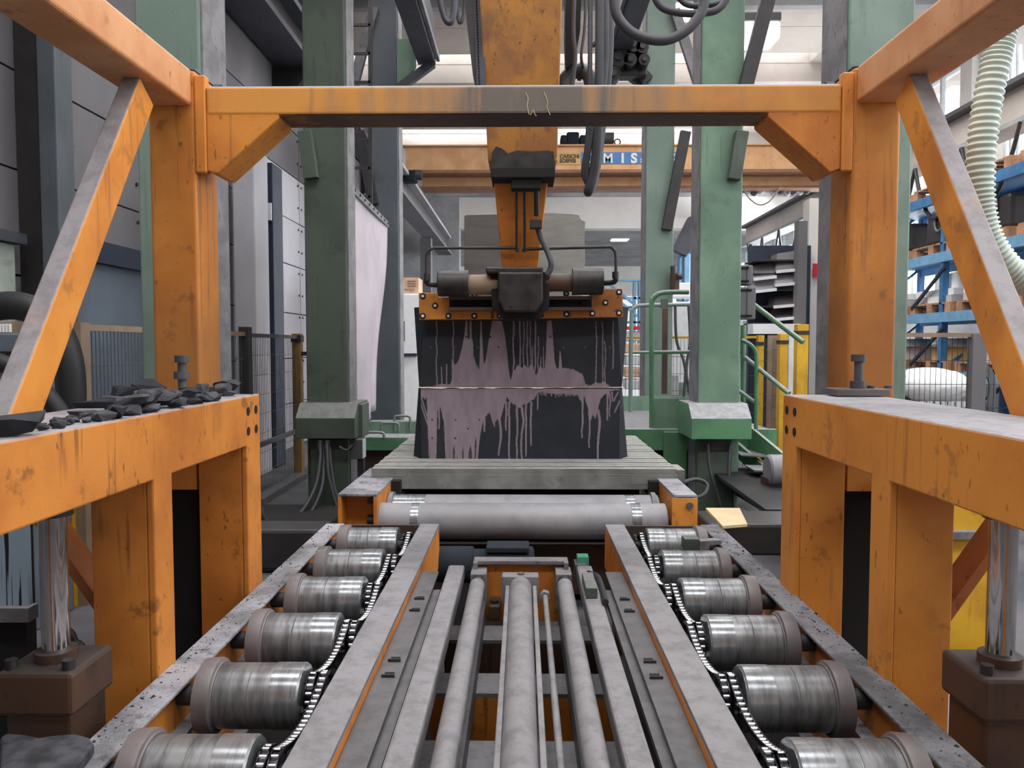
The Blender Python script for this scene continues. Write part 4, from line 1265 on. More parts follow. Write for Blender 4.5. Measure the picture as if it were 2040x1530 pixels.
# ribbed pale hose at the window side
pts = [P(2010, 20, 3.3), P(1994, 75, 3.3), P(1982, 130, 3.3), P(1966, 210, 3.3), P(1956, 290, 3.3), P(1952, 370, 3.3), P(1957, 430, 3.3), P(1974, 485, 3.3), P(2010, 535, 3.3), P(2050, 565, 3.3), P(2110, 600, 3.3)]
o = single(MB().tube(pts, (lambda i, m: 0.050 + (0.008 if i % 4 < 2 else 0)), 20, 24), 'ribbed_hose', 'hosegreen', 'pale green ribbed suction hose curving down beside the orange brace', 'hose')

# ------------------------------------------------------------------ slate rubble on the stand
rock_meshes = []
rr = random.Random(11)
for k in range(7):
    bm = bmesh.new()
    for i in range(22):
        v = Vector((rr.gauss(0, 1), rr.gauss(0, 1), rr.gauss(0, 1))).normalized()
        v = Vector((max(-0.8, min(0.8, v.x)), max(-.75, min(.75, v.y)), max(-.6, min(.6, v.z * 0.9))))
        bm.verts.new(v * (0.85 + 0.25 * rr.random()))
    r_ = bmesh.ops.convex_hull(bm, input=bm.verts)
    for v in [v for v in bm.verts if not v.link_faces]:
        bm.verts.remove(v)
    me = bpy.data.meshes.new('slate_fragment')
    bm.to_mesh(me)
    bm.free()
    me.materials.append(M['rock'])
    rock_meshes.append(me)
rock_meshes_d = []
for me in rock_meshes:
    m2 = me.copy()
    m2.materials.clear()
    m2.materials.append(M['rock_dust'])
    rock_meshes_d.append(m2)


def rock(px, py, Y, sx, sy, sz, label, rz=None, dusty=False, group='slate fragments on the rubble-topped stand', zbase=None, name='slate_fragment'):
    me = rr.choice(rock_meshes_d if dusty else rock_meshes)
    o = bpy.data.objects.new(name, me)
    p = P(px, py, Y)
    zb = 1.397 if zbase is None else zbase
    zmin = min(v.co.z for v in me.vertices)
    o.location = (p.x, p.y, zb - zmin * sz - 0.002)
    o.scale = (sx, sy, sz)
    o.rotation_euler = (rr.uniform(-.12, .12), rr.uniform(-.12, .12), rz if rz is not None else rr.uniform(0, 3.1))
    C.objects.link(o)
    tag(o, label, 'stone', group)
    return o


T0 = 1.397


def on_top(px, py):
    """point of the stand top seen at a pixel"""
    d = P(px, py, 1.0) - EYE
    k = (T0 - EYE.z) / d.z
    return EYE + d * k


big = [(18, 868, .085, .05, .03, 'big smooth slate lump at the near end of the rubble', 0.3), (200, 812, .085, .022, .018, 'long thin slate splinter lying along the rubble edge', 0.1),
       (250, 795, .05, .035, .034, 'rounded slate lump with a pointed top before the splinter pile', 0.6), (300, 790, .08, .045, .045, 'largest slate slab leaning in the middle of the heap', 0.4),
       (312, 806, .06, .04, .028, 'broken slate chunk hanging over the beam edge', 0.1), (383, 796, .05, .045, .032, 'block-shaped slate chunk in front of the stop bolt', 0.2),
       (452, 782, .062, .045, .034, 'dark slate lump at the far end of the heap', 0.15), (425, 784, .045, .016, .02, 'thin upright slate flake near the far end', 0.9),
       (182, 830, .062, .03, .013, 'flat slate plate lying at foot of the heap', 0.0), (228, 806, .055, .022, .02, 'pale dusty slate shard behind the splinter', 0.05)]
for px, py, sx, sy, sz, lab, rz in big:
    q = on_top(px, py)
    me = rr.choice(rock_meshes_d if 'dust' in lab or 'flat' in lab else rock_meshes)
    o = bpy.data.objects.new('slate_fragment', me)
    zmin = min(v.co.z for v in me.vertices)
    o.location = (q.x, q.y, T0 - zmin * sz * 1.3 - 0.002)
    o.scale = (sx * 1.15, sy * 1.2, sz * 1.3)
    o.rotation_euler = (0, rr.uniform(-.15, .15), rz)
    C.objects.link(o)
    tag(o, lab, 'stone')
for k in range(60):
    px = rr.choice([rr.uniform(80, 200), rr.uniform(210, 470), rr.uniform(230, 460)])
    inner_py = 785 + (515 - px) * 0.185
    py = inner_py - rr.uniform(2, 14) - (3 if px < 200 else 0)
    q = on_top(px, max(py, 771))
    if q.y > 3.15 or q.y < 1:
        continue
    q.x = max(min(q.x, -1.13), -1.42)
    sc = rr.uniform(0.018, 0.044) if px > 210 else rr.uniform(0.008, 0.022)
    me = rr.choice(rock_meshes + rock_meshes_d)
    o = bpy.data.objects.new('slate_fragment', me)
    sz = sc * rr.uniform(0.5, 0.9)
    zmin = min(v.co.z for v in me.vertices)
    lift = 0.026 if (px > 240 and rr.random() < 0.45) else 0
    o.location = (q.x, q.y, T0 - zmin * sz + lift)
    o.scale = (sc * rr.uniform(1.0, 1.7), sc, sz)
    o.rotation_euler = (rr.uniform(-.2, .2), rr.uniform(-.2, .2), rr.uniform(0, 3))
    C.objects.link(o)
    tag(o, 'small slate chip in the heap on the rubble-topped orange stand', 'stone', 'small slate chips on the orange stand')

# flat slate piece lying on the near end of the track, and grit on both outer rails
mb = MB()
poly = [(0, 1470), (14, 1461), (50, 1464), (78, 1470), (104, 1466), (150, 1462), (178, 1470), (187, 1482), (176, 1496), (150, 1530), (120, 1560), (0, 1600)]
pp = []
for a, b in poly:
    d = P(a, b, 1.0) - EYE
    k = (0.63 - EYE.z) / d.z
    q = EYE + d * k
    pp.append((q.x, q.y))
single(MB().prism(pp, 0.602, 0.632, 'z'), 'slate_plate', 'rock_dust', 'flat dust-covered slate plate lying on the near end of outer rail', 'stone', None, None, 0.006)
for s in (-1, 1):
    mb = MB()
    for k in range(420):
        y = rr.uniform(0.9, 4.2)
        x = s * (1.098 - abs(rr.gauss(0, 0.045)))
        if abs(x) < 1.0:
            continue
        sc = min(0.007, abs(rr.gauss(0, 0.0022)) + 0.0009 + (0.004 if rr.random() < 0.04 else 0))
        a = rr.random() * 3
        vs = []
        for dx, dy, dz_ in ((-1, -.7, 0), (1, -.6, 0), (.8, .7, 0), (-.9, .6, 0), (0, 0, .9)):
            vs.append((x + sc * (dx * math.cos(a) - dy * math.sin(a)), y + sc * (dx * math.sin(a) + dy * math.cos(a)), 0.5995 + sc * dz_))
        mb.add(vs, [(3, 2, 1, 0), (0, 1, 4), (1, 2, 4), (2, 3, 4), (3, 0, 4)])
    o = single(mb, 'slate_grit', 'rock', 'loose dark slate grit scattered on outer rail, %s' % SIDE[s], 'grit')
    o['kind'] = 'stuff'
bd = single(MB().prism([(X(1440, 4.2), 4.15), (X(1500, 4.15), 4.2), (X(1490, 4.5), 4.62), (X(1420, 4.5), 4.62)], 0.603, 0.618, 'z'), 'plywood_board', 'board', 'pale plywood board lying past the end of bright-side track', 'board')
sn = thing('proximity_sensor', 'green sensor block on a grey arm above the first bright-side roller', 'sensor', P(1385, 1085, 3.8))
MB().pbox(1364, 1074, 1394, 1097, 3.72, 0.08).obj('sensor_block', 'green_dark', sn, 0.003)
MB().bar(P(1390, 1080, 3.74), P(1432, 1078, 3.78), 0.05, 0.02).obj('sensor_arm', 'grey', sn)
MB().cyl(P(1400, 1086, 3.7), P(1400, 1086, 3.76), 0.016, 12).obj('sensor_bolt', 'grey_dark', sn)

# ------------------------------------------------------------------ green platform, handrails and steps (window side)
pf2 = thing('work_platform', 'green steel platform with chequer deck and toe boards behind the table', 'platform', (1.5, 7.8, 0))
PZ = Z(853, 7.5)
MB().box(0.85, 2.4, 7.45, 9.6, PZ - 0.02, PZ).obj('deck', 'grey', pf2)
MB().box(0.8, 2.45, 7.38, 7.45, PZ - 0.2, PZ + 0.005).obj('front_beam', 'green_vivid', pf2, 0.004)
MB().box(1.27, 1.6, 7.40, 7.42, PZ + 0.01, PZ + 0.30).obj('toe_board', 'green', pf2)
MB().box(1.0, 2.3, 9.55, 9.58, PZ, PZ + 0.18).obj('toe_board', 'green', pf2)
MB().box(1.36, 1.58, 7.34, 7.38, 0, PZ - 0.02).obj('support_leg', 'green_vivid', pf2)
MB().box(0.9, 1.0, 8.9, 9.0, 0, PZ).obj('support_leg', 'green_vivid', pf2)
MB().box(1.2, 1.8, 7.6, 7.65, 0.02, PZ - 0.2).obj('skirt', 'brown', pf2)
hr = thing('handrail', 'green tubular handrail with bent top on the platform front', 'handrail', P(1298, 850, 7.5))
MB().tube([P(1298, 852, 7.5), P(1298, 700, 7.5), P(1298, 612, 7.5), P(1302, 594, 7.5), P(1316, 584, 7.5), P(1345, 582, 7.5), P(1372, 582, 7.5)], 0.024, 12, 6).obj('front_tube', 'green_vivid', hr)
MB().tube([P(1300, 702, 7.5), P(1376, 701, 7.5)], 0.018, 10, 1).obj('mid_tube', 'green_vivid', hr)
MB().tube([P(1256, 820, 9.3), P(1258, 640, 9.3), P(1259, 622, 9.3), P(1266, 612, 9.3), P(1290, 608, 9.3), P(1420, 606, 9.3)], 0.024, 12, 6).obj('rear_tube', 'green_pale', hr)
MB().tube([P(1258, 702, 9.3), P(1420, 702, 9.3)], 0.018, 10, 1).obj('mid_tube', 'green_vivid', hr)
gp = thing('guide_post', 'slim brown upright channel before grey green column', 'post', P(1325, 785, 8.6))
MB().pbox(1320, 615, 1330, 785, 8.6, 0.05).obj('channel', 'brown', gp)
MB().pbox(1318, 596, 1331, 614, 8.6, 0.06).obj('cap', 'green_dark', gp)
for k, (a, b) in enumerate((((1345, 608), (1375, 790)), ((1372, 610), (1362, 790)))):
    hose([P(a[0], a[1], 8.4), P(a[0] + 3, a[1] + 70, 8.4), P((a[0] + b[0]) / 2 + 2, (a[1] + b[1]) / 2 + 20, 8.4), P(b[0], b[1], 8.4)], 0.016, ('dark air hose crossing behind handrail, outer', 'grey air hose hooked over the handrail')[k])
bl = thing('pipe_valve', 'dark brown pipe valve on the side of grey green column', 'valve', P(1345, 580, 9.9))
MB().cyl(P(1344, 580, 9.9), P(1344, 545, 9.9), 0.06, 12).obj('body', 'brown', bl)
MB().cyl(P(1341, 545, 9.9), P(1341, 530, 9.9), 0.035, 12).obj('stem', 'iron', bl)
MB().cyl(P(1350, 551, 9.8), P(1358, 551, 9.8), 0.04, 10).obj('port', 'iron', bl)
sr = thing('step_flight', 'green steel steps with twin handrails going down behind bare stand', 'steps', P(1500, 900, 7.2))
MB().bar(P(1492, 868, 7.4), P(1600, 960, 6.4), 0.03, 0.2).obj('stringer', 'green_vivid', sr)
MB().bar(P(1465, 892, 7.4), P(1570, 985, 6.5), 0.03, 0.14).obj('stringer', 'green_vivid', sr)
MB().prism([(X(1462, 7.3), 7.0), (X(1530, 7.0), 6.9), (X(1510, 7.4), 7.4), (X(1462, 7.4), 7.4)], Z(905, 7.1), Z(903, 7.1), 'z').obj('tread', 'rail', sr)
MB().prism([(X(1480, 7.0), 6.6), (X(1560, 7.0), 6.5), (X(1545, 7.0), 6.85), (X(1480, 7.0), 6.9)], Z(935, 6.7), Z(932, 6.7), 'z').obj('tread', 'grey', sr)
MB().tube([P(1480, 805, 7.4), P(1480, 648, 7.4)], 0.024, 10, 1).obj('upright', 'green_vivid', sr)
MB().tube([P(1506, 855, 7.2), P(1507, 725, 7.2), P(1505, 700, 7.2), P(1494, 686, 7.2), P(1478, 678, 7.25)], 0.019, 10, 5).obj('upright', 'green_vivid', sr)
MB().tube([P(1440, 560, 7.6), P(1600, 682, 7.0)], 0.024, 10, 1).obj('handrail_tube', 'green_vivid', sr)
MB().tube([P(1484, 712, 7.35), P(1572, 784, 6.9)], 0.022, 10, 1).obj('handrail_tube', 'green_vivid', sr)
MB().tube([P(1458, 768, 7.4), P(1510, 806, 7.2)], 0.019, 10, 1).obj('handrail_tube', 'green_vivid', sr)
MB().tube([P(1463, 701, 7.45), P(1483, 701, 7.4)], 0.019, 10, 1).obj('handrail_tube', 'green_vivid', sr)
nb = thing('idler_drum', 'grey drum with rusty end behind the bare orange stand', 'drum', P(1545, 960, 6.2))
MB().lathe_x([(X(1528, 6.2, 930), 0.11), (X(1532, 6.2, 930), 0.125), (X(1640, 6.2, 930), 0.125)], 6.2, Z(935, 6.2), 28).obj('drum', 'longroll', nb)
MB().pbox(1530, 955, 1580, 1040, 6.15, 0.2).obj('drum_stand', 'brown', nb)
bx = thing('belt_conveyor', 'sloping black belt conveyor on green legs beyond bright-side track', 'conveyor', P(1520, 1000, 5.5))
MB().bar(P(1462, 935, 7.2), P(1600, 1020, 5.2), 0.5, 0.03).obj('belt', 'black', bx)
MB().bar(P(1470, 975, 7.0), P(1600, 1050, 5.2), 0.05, 0.10).obj('side_frame', 'green_dark', bx)
MB().pbox(1520, 985, 1560, 1040, 5.9, 0.1).obj('leg', 'green', bx)
for k, (a, b, c, d) in enumerate(((1468, 528, 1500, 567), (1468, 572, 1506, 636))):
    t = thing('junction_box', ('upper', 'lower')[k] + ' grey electrical junction box on side of mid green column', 'junction box', P(a, d, 7.05))
    MB().pbox(a, b, c, d, 7.0, 0.16).obj('box_body', 'wallpanel', t, 0.01)
    for yy in (b + 4, d - 9):
        MB().pbox(a + 6, yy, c - 8, yy + 4, 6.99, 0.012).obj('latch', 'soot_shade', t)
    MB().pbox(a + 20, b + 1, a + 22, d - 1, 6.99, 0.012).obj('lid_seam', 'grey_dark', t)
tr = thing('foot_crossbar', 'green cross beam with bent bar handles behind dark green column', 'beam', P(780, 880, 8.2))
MB().box(X(718, 8.0), X(850, 8.0), 8.0, 8.35, Z(898, 8.0), Z(872, 8.0)).obj('front_beam', 'green_vivid', tr, 0.004)
MB().box(X(735, 9.4), X(860, 9.4), 9.4, 9.6, Z(868, 9.4), Z(840, 9.4)).obj('rear_beam', 'green', tr, 0.004)
MB().box(X(720, 8.0), X(850, 8.0), 8.1, 8.2, 0, Z(899, 8.0)).obj('skirt', 'brown', tr)
for (a, b, y0, y1, Y) in ((724, 765, 862, 874, 8.0), (760, 794, 843, 872, 8.6), (786, 817, 829, 858, 9.4)):
    MB().tube([P(a, y1, Y), P(a, y0 + 5, Y), P(a + 4, y0, Y), P(b - 5, y0, Y), P(b, y0 + 6, Y), P(b, y1, Y)], 0.015, 8, 4).obj('bar_handle', 'green_pale', tr)

# ------------------------------------------------------------------ safety fences
def mesh_panel(name, parent, a, b, z0, z1, m, pitch=0.05, hp=0.2, r=0.003):
    """weld-mesh between two floor points"""
    a, b = Vector(a), Vector(b)
    d = (b - a)
    ln = d.length
    d.normalize()
    nrm = Vector((-d.y, d.x, 0))
    mb = MB()

    def strip(p, q):
        p, q = Vector(p), Vector(q)
        t = (q - p).normalized()
        u = nrm
        v = t.cross(u)
        vs = [p + (u * i + v * j) * r for i, j in ((-1, 0), (0, 1), (1, 0), (0, -1))] + [q + (u * i + v * j) * r for i, j in ((-1, 0), (0, 1), (1, 0), (0, -1))]
        mb.add(vs, [(0, 1, 5, 4), (1, 2, 6, 5), (2, 3, 7, 6), (3, 0, 4, 7)])
    n = int(ln / pitch)
    for i in range(1, n):
        p = a + d * (ln * i / n)
        strip((p.x, p.y, z0), (p.x, p.y, z1))
    k = int((z1 - z0) / hp)
    for j in range(1, k):
        z_ = z0 + (z1 - z0) * j / k
        strip((a.x, a.y, z_), (b.x, b.y, z_))
    o = mb.obj(name, m, parent)
    o['kind'] = 'stuff'
    return o


FX = -2.7
fn = thing('safety_fence', 'grey mesh fence with beige post before the blue-grey door', 'fence', (FX, 6, 0))
mesh_panel('wire_mesh', fn, (FX, 4.7), (FX, 7.4), 0.1, 1.70, 'wire', 0.045)
MB().box(FX - 0.03, FX + 0.03, 4.62, 4.72, 0, 1.74).obj('post', 'beige', fn)
MB().box(FX - 0.02, FX + 0.02, 4.7, 7.45, 1.69, 1.73).obj('top_rail', 'beige', fn)
MB().box(FX - 0.02, FX + 0.02, 4.7, 7.45, 0.06, 0.1).obj('bottom_rail', 'beige', fn)
MB().box(FX - 0.06, FX - 0.03, 4.58, 4.64, 0, 1.62).obj('clip_post', 'yellow', fn)
f2 = thing('safety_fence', 'dark mesh fence panel with dark and dirty yellow posts beside dark green column', 'fence', (FX, 8.3, 0))
mesh_panel('wire_mesh', f2, (FX, 7.5), (FX, 9.15), 0.08, 1.70, 'wire', 0.05)
MB().box(FX - 0.05, FX + 0.05, 7.42, 7.52, 0, 1.78).obj('post', 'iron', f2, 0.004)
MB().box(FX - 0.05, FX + 0.05, 9.15, 9.27, 0, 1.74).obj('post', 'yellow_dirty', f2, 0.004)
MB().box(FX - 0.06, FX + 0.06, 9.14, 9.28, 1.64, 1.72).obj('post_cap', 'iron', f2)
MB().box(FX - 0.02, FX + 0.02, 7.5, 9.15, 1.68, 1.72).obj('top_rail', 'grey_dark', f2)
MB().box(FX - 0.02, FX + 0.02, 7.5, 9.15, 0.55, 0.6).obj('mid_rail', 'grey_dark', f2)
MB().box(FX - 0.04, FX + 0.12, 7.55, 9.14, 0.0, 0.07).obj('kerb_sill', 'grey_dark', f2)
MB().bar((FX, 9.2, 1.5), (FX + 0.7, 9.4, 1.5), 0.05, 0.05).obj('tie_bar', 'iron', f2)
f3 = thing('safety_fence', 'fine mesh fence panel with grey post before the blue storage racks', 'fence', (4.2, 7.5, 0))
mesh_panel('wire_mesh', f3, (3.45, 7.5), (5.6, 7.5), 0.08, 1.68, 'wire_dark', 0.05, 0.2, 0.0028)
MB().box(3.45, 5.6, 7.48, 7.52, 1.68, 1.72).obj('top_rail', 'beige', f3)
MB().pbox(1934, 664, 1962, 1010, 7.45, 0.1).obj('post', 'wallpanel', f3, 0.004)
MB().box(5.0, 5.1, 7.45, 7.55, 0, 1.72).obj('post', 'yellow', f3)
f4 = thing('safety_fence', 'yellow-posted mesh fence behind the green steps', 'fence', (2.9, 9, 0))
for px0, px1, py0, Y in ((1511, 1523, 668, 9.3), (1554, 1570, 665, 8.6), (1588, 1611, 646, 7.9)):
    MB().box(X(px0, Y), X(px1, Y), Y, Y + 0.1, 0, Z(py0, Y, px0)).obj('post', 'yellow', f4, 0.004)
    MB().box(X(px0 - 1, Y), X(px1 + 1, Y), Y - 0.01, Y + 0.11, Z(py0 + 20, Y, px0), Z(py0 + 13, Y, px0)).obj('post_clip', 'iron', f4)
mesh_panel('wire_mesh', f4, (X(1400, 9.7), 9.7), (X(1511, 9.3), 9.35), 0.1, 1.68, 'wire_dark', 0.05)
mesh_panel('wire_mesh', f4, (X(1525, 9.2), 9.3), (X(1556, 8.7), 8.65), 0.1, 1.68, 'wire', 0.05, 0.13)
MB().bar((X(1250, 10.5), 10.5, 1.7), (X(1511, 9.3), 9.35, 1.7), 0.03, 0.03).obj('top_rail', 'yellow', f4)
mesh_panel('wire_mesh', f4, (X(1240, 10.6), 10.6), (X(1400, 9.9), 9.9), 0.1, 1.68, 'wire', 0.05)
MB().pbox(1528, 668, 1554, 960, 8.95, 0.03).obj('infill_board', 'beige', f4)
MB().pbox(1571, 664, 1590, 800, 8.8, 0.03).obj('infill_panel', 'offwhite', f4)

# ------------------------------------------------------------------ dark clutter at the near left
hose([P(-80, 640, 3.9), P(-10, 612, 3.9), P(50, 612, 3.9), P(100, 640, 3.9), P(128, 690, 3.9), P(140, 750, 3.9), P(140, 830, 3.9), P(130, 900, 3.9)], 0.072, 'fat black hose arching over the vented cabinet', 'black', 'black_hose', 'hose', 16)
hose([P(-60, 712, 3.7), P(0, 722, 3.7), P(60, 755, 3.7), P(110, 810, 3.7), P(150, 880, 3.7)], 0.045, 'fat black hose running low behind the brace', 'black', 'black_hose', 'hose', 16)
cb = thing('vented_cabinet', 'blue-grey vented machine cabinet under the arching black hose', 'cabinet', P(0, 900, 4.1))
MB().box(X(-120, 4.2, 700), X(58, 4.2, 700), 4.2, 4.55, 0, Z(664, 4.2, 20)).obj('body', 'bluedoor', cb, 0.01)
MB().box(X(-120, 4.25, 700), X(52, 4.25, 700), 4.25, 4.5, Z(664, 4.2, 20), Z(640, 4.2, 20)).obj('vent_top', 'beige', cb)
for k in range(9):
    MB().pbox(-34 + k * 6.4, 700, -30.5 + k * 6.4, 735, 4.19, 0.012).obj('vent_slot', 'soot_shade', cb)
    MB().pbox(-34 + k * 6.4, 645, -30.5 + k * 6.4, 662, 4.24, 0.012).obj('vent_slot', 'white', cb)
dp = thing('drip_panel', 'pale blue panel streaked with black drips behind lift cylinder', 'panel', P(25, 1290, 2.7))
MB().pbox(-60, 1040, 54, 1215, 2.75, 0.04).obj('panel_skin', 'drip', dp)
MB().pbox(-60, 1212, 56, 1240, 2.72, 0.06).obj('panel_sill', 'grey', dp)
MB().pbox(-60, 1240, 56, 1520, 2.78, 0.06).obj('panel_base', 'soot_shade', dp)
for k, (px, py) in enumerate(((130, 1275), (150, 1300), (120, 1310))):
    hose([P(px - 20, py + 40, 2.5), P(px - 10, py - 15, 2.5), P(px + 12, py - 10, 2.5), P(px + 24, py + 40, 2.5)], 0.014, ('small coiled black hose at foot of rubble-topped stand, highest', 'small coiled black hose at foot of rubble-topped stand, nearest leg', 'small coiled black hose at foot of rubble-topped stand, by the chrome rod')[k], 'black')
single(MB().box(-2.3, -1.5, 5.3, 6.6, 0, 0.22), 'oil_tank', 'soot_shade', 'low black tank between fence and dark green column', 'tank', None, None, 0.02)
single(MB().box(-1.75, -1.15, 4.35, 4.6, 0.3, 0.54), 'side_bracket', 'iron', 'low dark steel bracket beyond the end of wall-side track', 'bracket', None, None, 0.02)
single(MB().box(1.15, 1.9, 4.7, 5.1, 0.3, 0.50), 'side_bracket', 'iron', 'low dark steel bracket beyond the end of bright-side track', 'bracket', None, None, 0.02)
ye = thing('yellow_cabinet', 'yellow machine cabinet low behind the bare orange stand', 'cabinet', P(1960, 1200, 3.6))
MB().pbox(1880, 1000, 1976, 1060, 3.7, 0.3).obj('upper_body', 'yellow', ye, 0.01)
MB().pbox(1880, 1060, 1976, 1075, 3.65, 0.35).obj('ledge', 'grey', ye)
MB().pbox(1880, 1075, 1976, 1349, 3.7, 0.3).obj('lower_body', 'yellow', ye, 0.01)
fs_ = single(MB().box(1.45, 2.3, 2.7, 3.6, 0.0, 0.16), 'floor_slab', 'rail', 'pale dusty slab on the floor beyond the bare stand', 'slab')

# ------------------------------------------------------------------ overhead travelling crane
YK = 14.0
cr = thing('bridge_crane', 'faded orange overhead bridge crane with blue maker sign', 'crane', P(1200, 370, YK))
xa, xb = X(803, YK, 330), X(1700, YK, 330)
MB().box(xa, xb, YK, YK + 0.4, Z(340, YK), Z(292, YK)).obj('girder', 'cranepaint', cr, 0.01)
MB().box(xa, xb, YK - 0.06, YK + 0.46, Z(292, YK), Z(289.5, YK)).obj('top_flange', 'cranepaint', cr)
MB().box(xa, xb, YK - 0.08, YK + 0.46, Z(346, YK), Z(340, YK)).obj('bottom_flange', 'cranedark', cr)
MB().box(xa + 0.3, xb, YK + 0.3, YK + 0.6, Z(365, YK), Z(346, YK)).obj('lower_girder', 'cranepaint', cr)
MB().box(xa + 0.3, xb, YK + 0.25, YK + 0.65, Z(370, YK), Z(365, YK)).obj('lower_flange', 'cranedark', cr)
MB().pbox(800, 296, 807, 338, YK - 0.05, 0.1).obj('end_stop', 'offwhite', cr)
MB().pbox(800, 338, 828, 360, YK - 0.3, 0.3).obj('travel_motor', 'motorblue', cr, 0.03)
MB().cyl(P(824, 348, YK - 0.2), P(841, 349, YK - 0.2), 0.09, 14).obj('motor_end', 'darksteel', cr)
tz = thing('crane_trolley', 'dark blue hoist trolley on top of the bridge crane', 'hoist', P(1170, 288, YK + 0.2))
for (a, b, c, d) in ((1117, 268, 1130, 288), (1129, 262, 1154, 289), (1155, 268, 1170, 288)):
    MB().pbox(a, b, c, d, YK + 0.05, 0.3).obj('hoist_body', 'motorblue', tz, 0.03)
MB().cyl(P(1203, 276, YK + 0.2), P(1222, 276, YK + 0.2), 0.11, 16).obj('drum', 'darksteel', tz)
MB().tube([P(1230 + 6 * math.cos(k * 0.6), 283 + 6 * math.sin(k * 0.6), YK + 0.1) for k in range(12)], 0.012, 6, 1).obj('ring', 'iron', tz)
wsn = thing('warning_sign', 'cream warning sign reading CARICHI SOSPESI on crane girder', 'sign', P(1135, 326, YK - 0.01))
MB().pbox(1104, 304, 1156.5, 328, YK - 0.012, 0.008).obj('sign_plate', 'signcream', wsn)
msn = thing('maker_sign', 'blue sign with white capital letters on crane girder', 'sign', P(1240, 326, YK - 0.01))
MB().pbox(1157.5, 303, 1347, 326.5, YK - 0.012, 0.008).obj('sign_plate', 'signblue', msn)


def text(body, px, py_base, cap_px, Y, m, parent, name='lettering', sx=1.0, spacing=1.0, weight=0.0, lab=None):
    c = bpy.data.curves.new(name, 'FONT')
    c.body = body
    c.size = cap_px / F * Y / 0.70
    c.space_character = spacing
    c.extrude = 0.002
    c.offset = weight
    c.align_x = 'LEFT'
    o = bpy.data.objects.new(name, c)
    c.materials.append(M[m])
    q = P(px, py_base, Y)
    o.location = q - parent.location
    o.rotation_euler = (math.pi / 2, 0, 0)
    o.scale = (sx, 1, 1)
    C.objects.link(o)
    bpy.context.view_layer.update()
    me = bpy.data.meshes.new_from_object(o.evaluated_get(bpy.context.evaluated_depsgraph_get()))
    me.materials.clear()
    me.materials.append(M[m])
    g = bpy.data.objects.new(name, me)
    g.location, g.rotation_euler, g.scale, g.parent = o.location, o.rotation_euler, o.scale, parent
    bpy.data.objects.remove(o)
    C.objects.link(g)
    return g


text('CARICHI', 1115, 315, 7.2, YK - 0.018, 'lettering', wsn, sx=0.96, weight=0.004)
text('SOSPESI', 1115, 324, 7.0, YK - 0.018, 'lettering', wsn, sx=0.93, weight=0.004)
for ch_, px in (('O', 1163), ('M', 1201), ('I', 1237), ('S', 1257)):
    text(ch_, px, 324, 18, YK - 0.02, 'white', msn, 'letter', sx=1.0, weight=0.005 if ch_ == 'M' else 0.011)
text('s.r.l.', 1276, 324, 13, YK - 0.02, 'white', msn, 'letter', sx=1.0, weight=0.006)
text('o', 1338, 311, 8, YK - 0.02, 'white', msn, 'letter', weight=0.006)
text('2', 1338, 324, 9, YK - 0.02, 'white', msn, 'letter', weight=0.006)
MB().tube([P(a, b, YK - 0.016) for a, b in ((1103.5, 325), (1107.5, 311), (1111.5, 325), (1103.5, 325))], 0.006, 5, 1).obj('warning_triangle', 'lettering', wsn)
fc = thing('festoon_cables', 'bunch of looped cables hanging under the far end of crane', 'cable', P(1540, 380, YK + 1))
for k in range(11):
    px = 1470 + k * 13
    if k in (4,):
        continue
    dp_ = 16 + 4 * N1(k * 3.1)
    MB().tube([P(px, 370, YK + 0.6), P(px + 1, 370 + dp_ * .7, YK + 0.6), P(px + 6, 370 + dp_, YK + 0.6), P(px + 11, 370 + dp_ * .7, YK + 0.6), P(px + 12, 370, YK + 0.6)], 0.035, 6, 4).obj('cable_loop', 'offwhite' if k % 2 else 'wallpanel', fc)
hose([P(1482, 370, YK), P(1490, 392, YK), P(1512, 408, YK), P(1534, 400, YK), P(1555, 372, YK)], 0.012, 'thin pale cable sagging below the crane cables', 'beige')

# ------------------------------------------------------------------ lamps
def lamp(px0, py0, px1, py1, Y, label, glow='lamp', power=25):
    t = thing('ceiling_lamp', label, 'lamp', P((px0 + px1) / 2, py1, Y))
    MB().pbox(px0, py0, px1, py0 + (py1 - py0) * 0.35, Y, 0.5).obj('housing', 'grey_dark', t, 0.02)
    w0, w1 = px0 + 2, px1 - 2
    a, b = P(w0, py0 + (py1 - py0) * 0.35, Y), P(w1, py1, Y)
    MB().box(a.x, b.x, Y + 0.02, Y + 0.48, b.z, a.z).obj('diffuser', glow, t, 0.03)
    l = bpy.data.lights.new('lamp_light', 'AREA')
    l.energy = power
    l.color = (1, 0.95, 0.88)
    l.size = 0.3
    o = bpy.data.objects.new('lamp_light', l)
    o.parent = t
    o.location = (0, 0.25, -0.03)
    C.objects.link(o)
    return t


lamp(1471, 22, 1558, 74, 10.5, 'large glowing rectangular lamp between mid green column and pale column')
lamp(1345, -6, 1388, 18, 11.5, 'glowing lamp half hidden by hose loops')
lamp(1217, 459, 1256, 477, 24.5, 'small distant lamp under the far low roof', 'lampfar', 40)

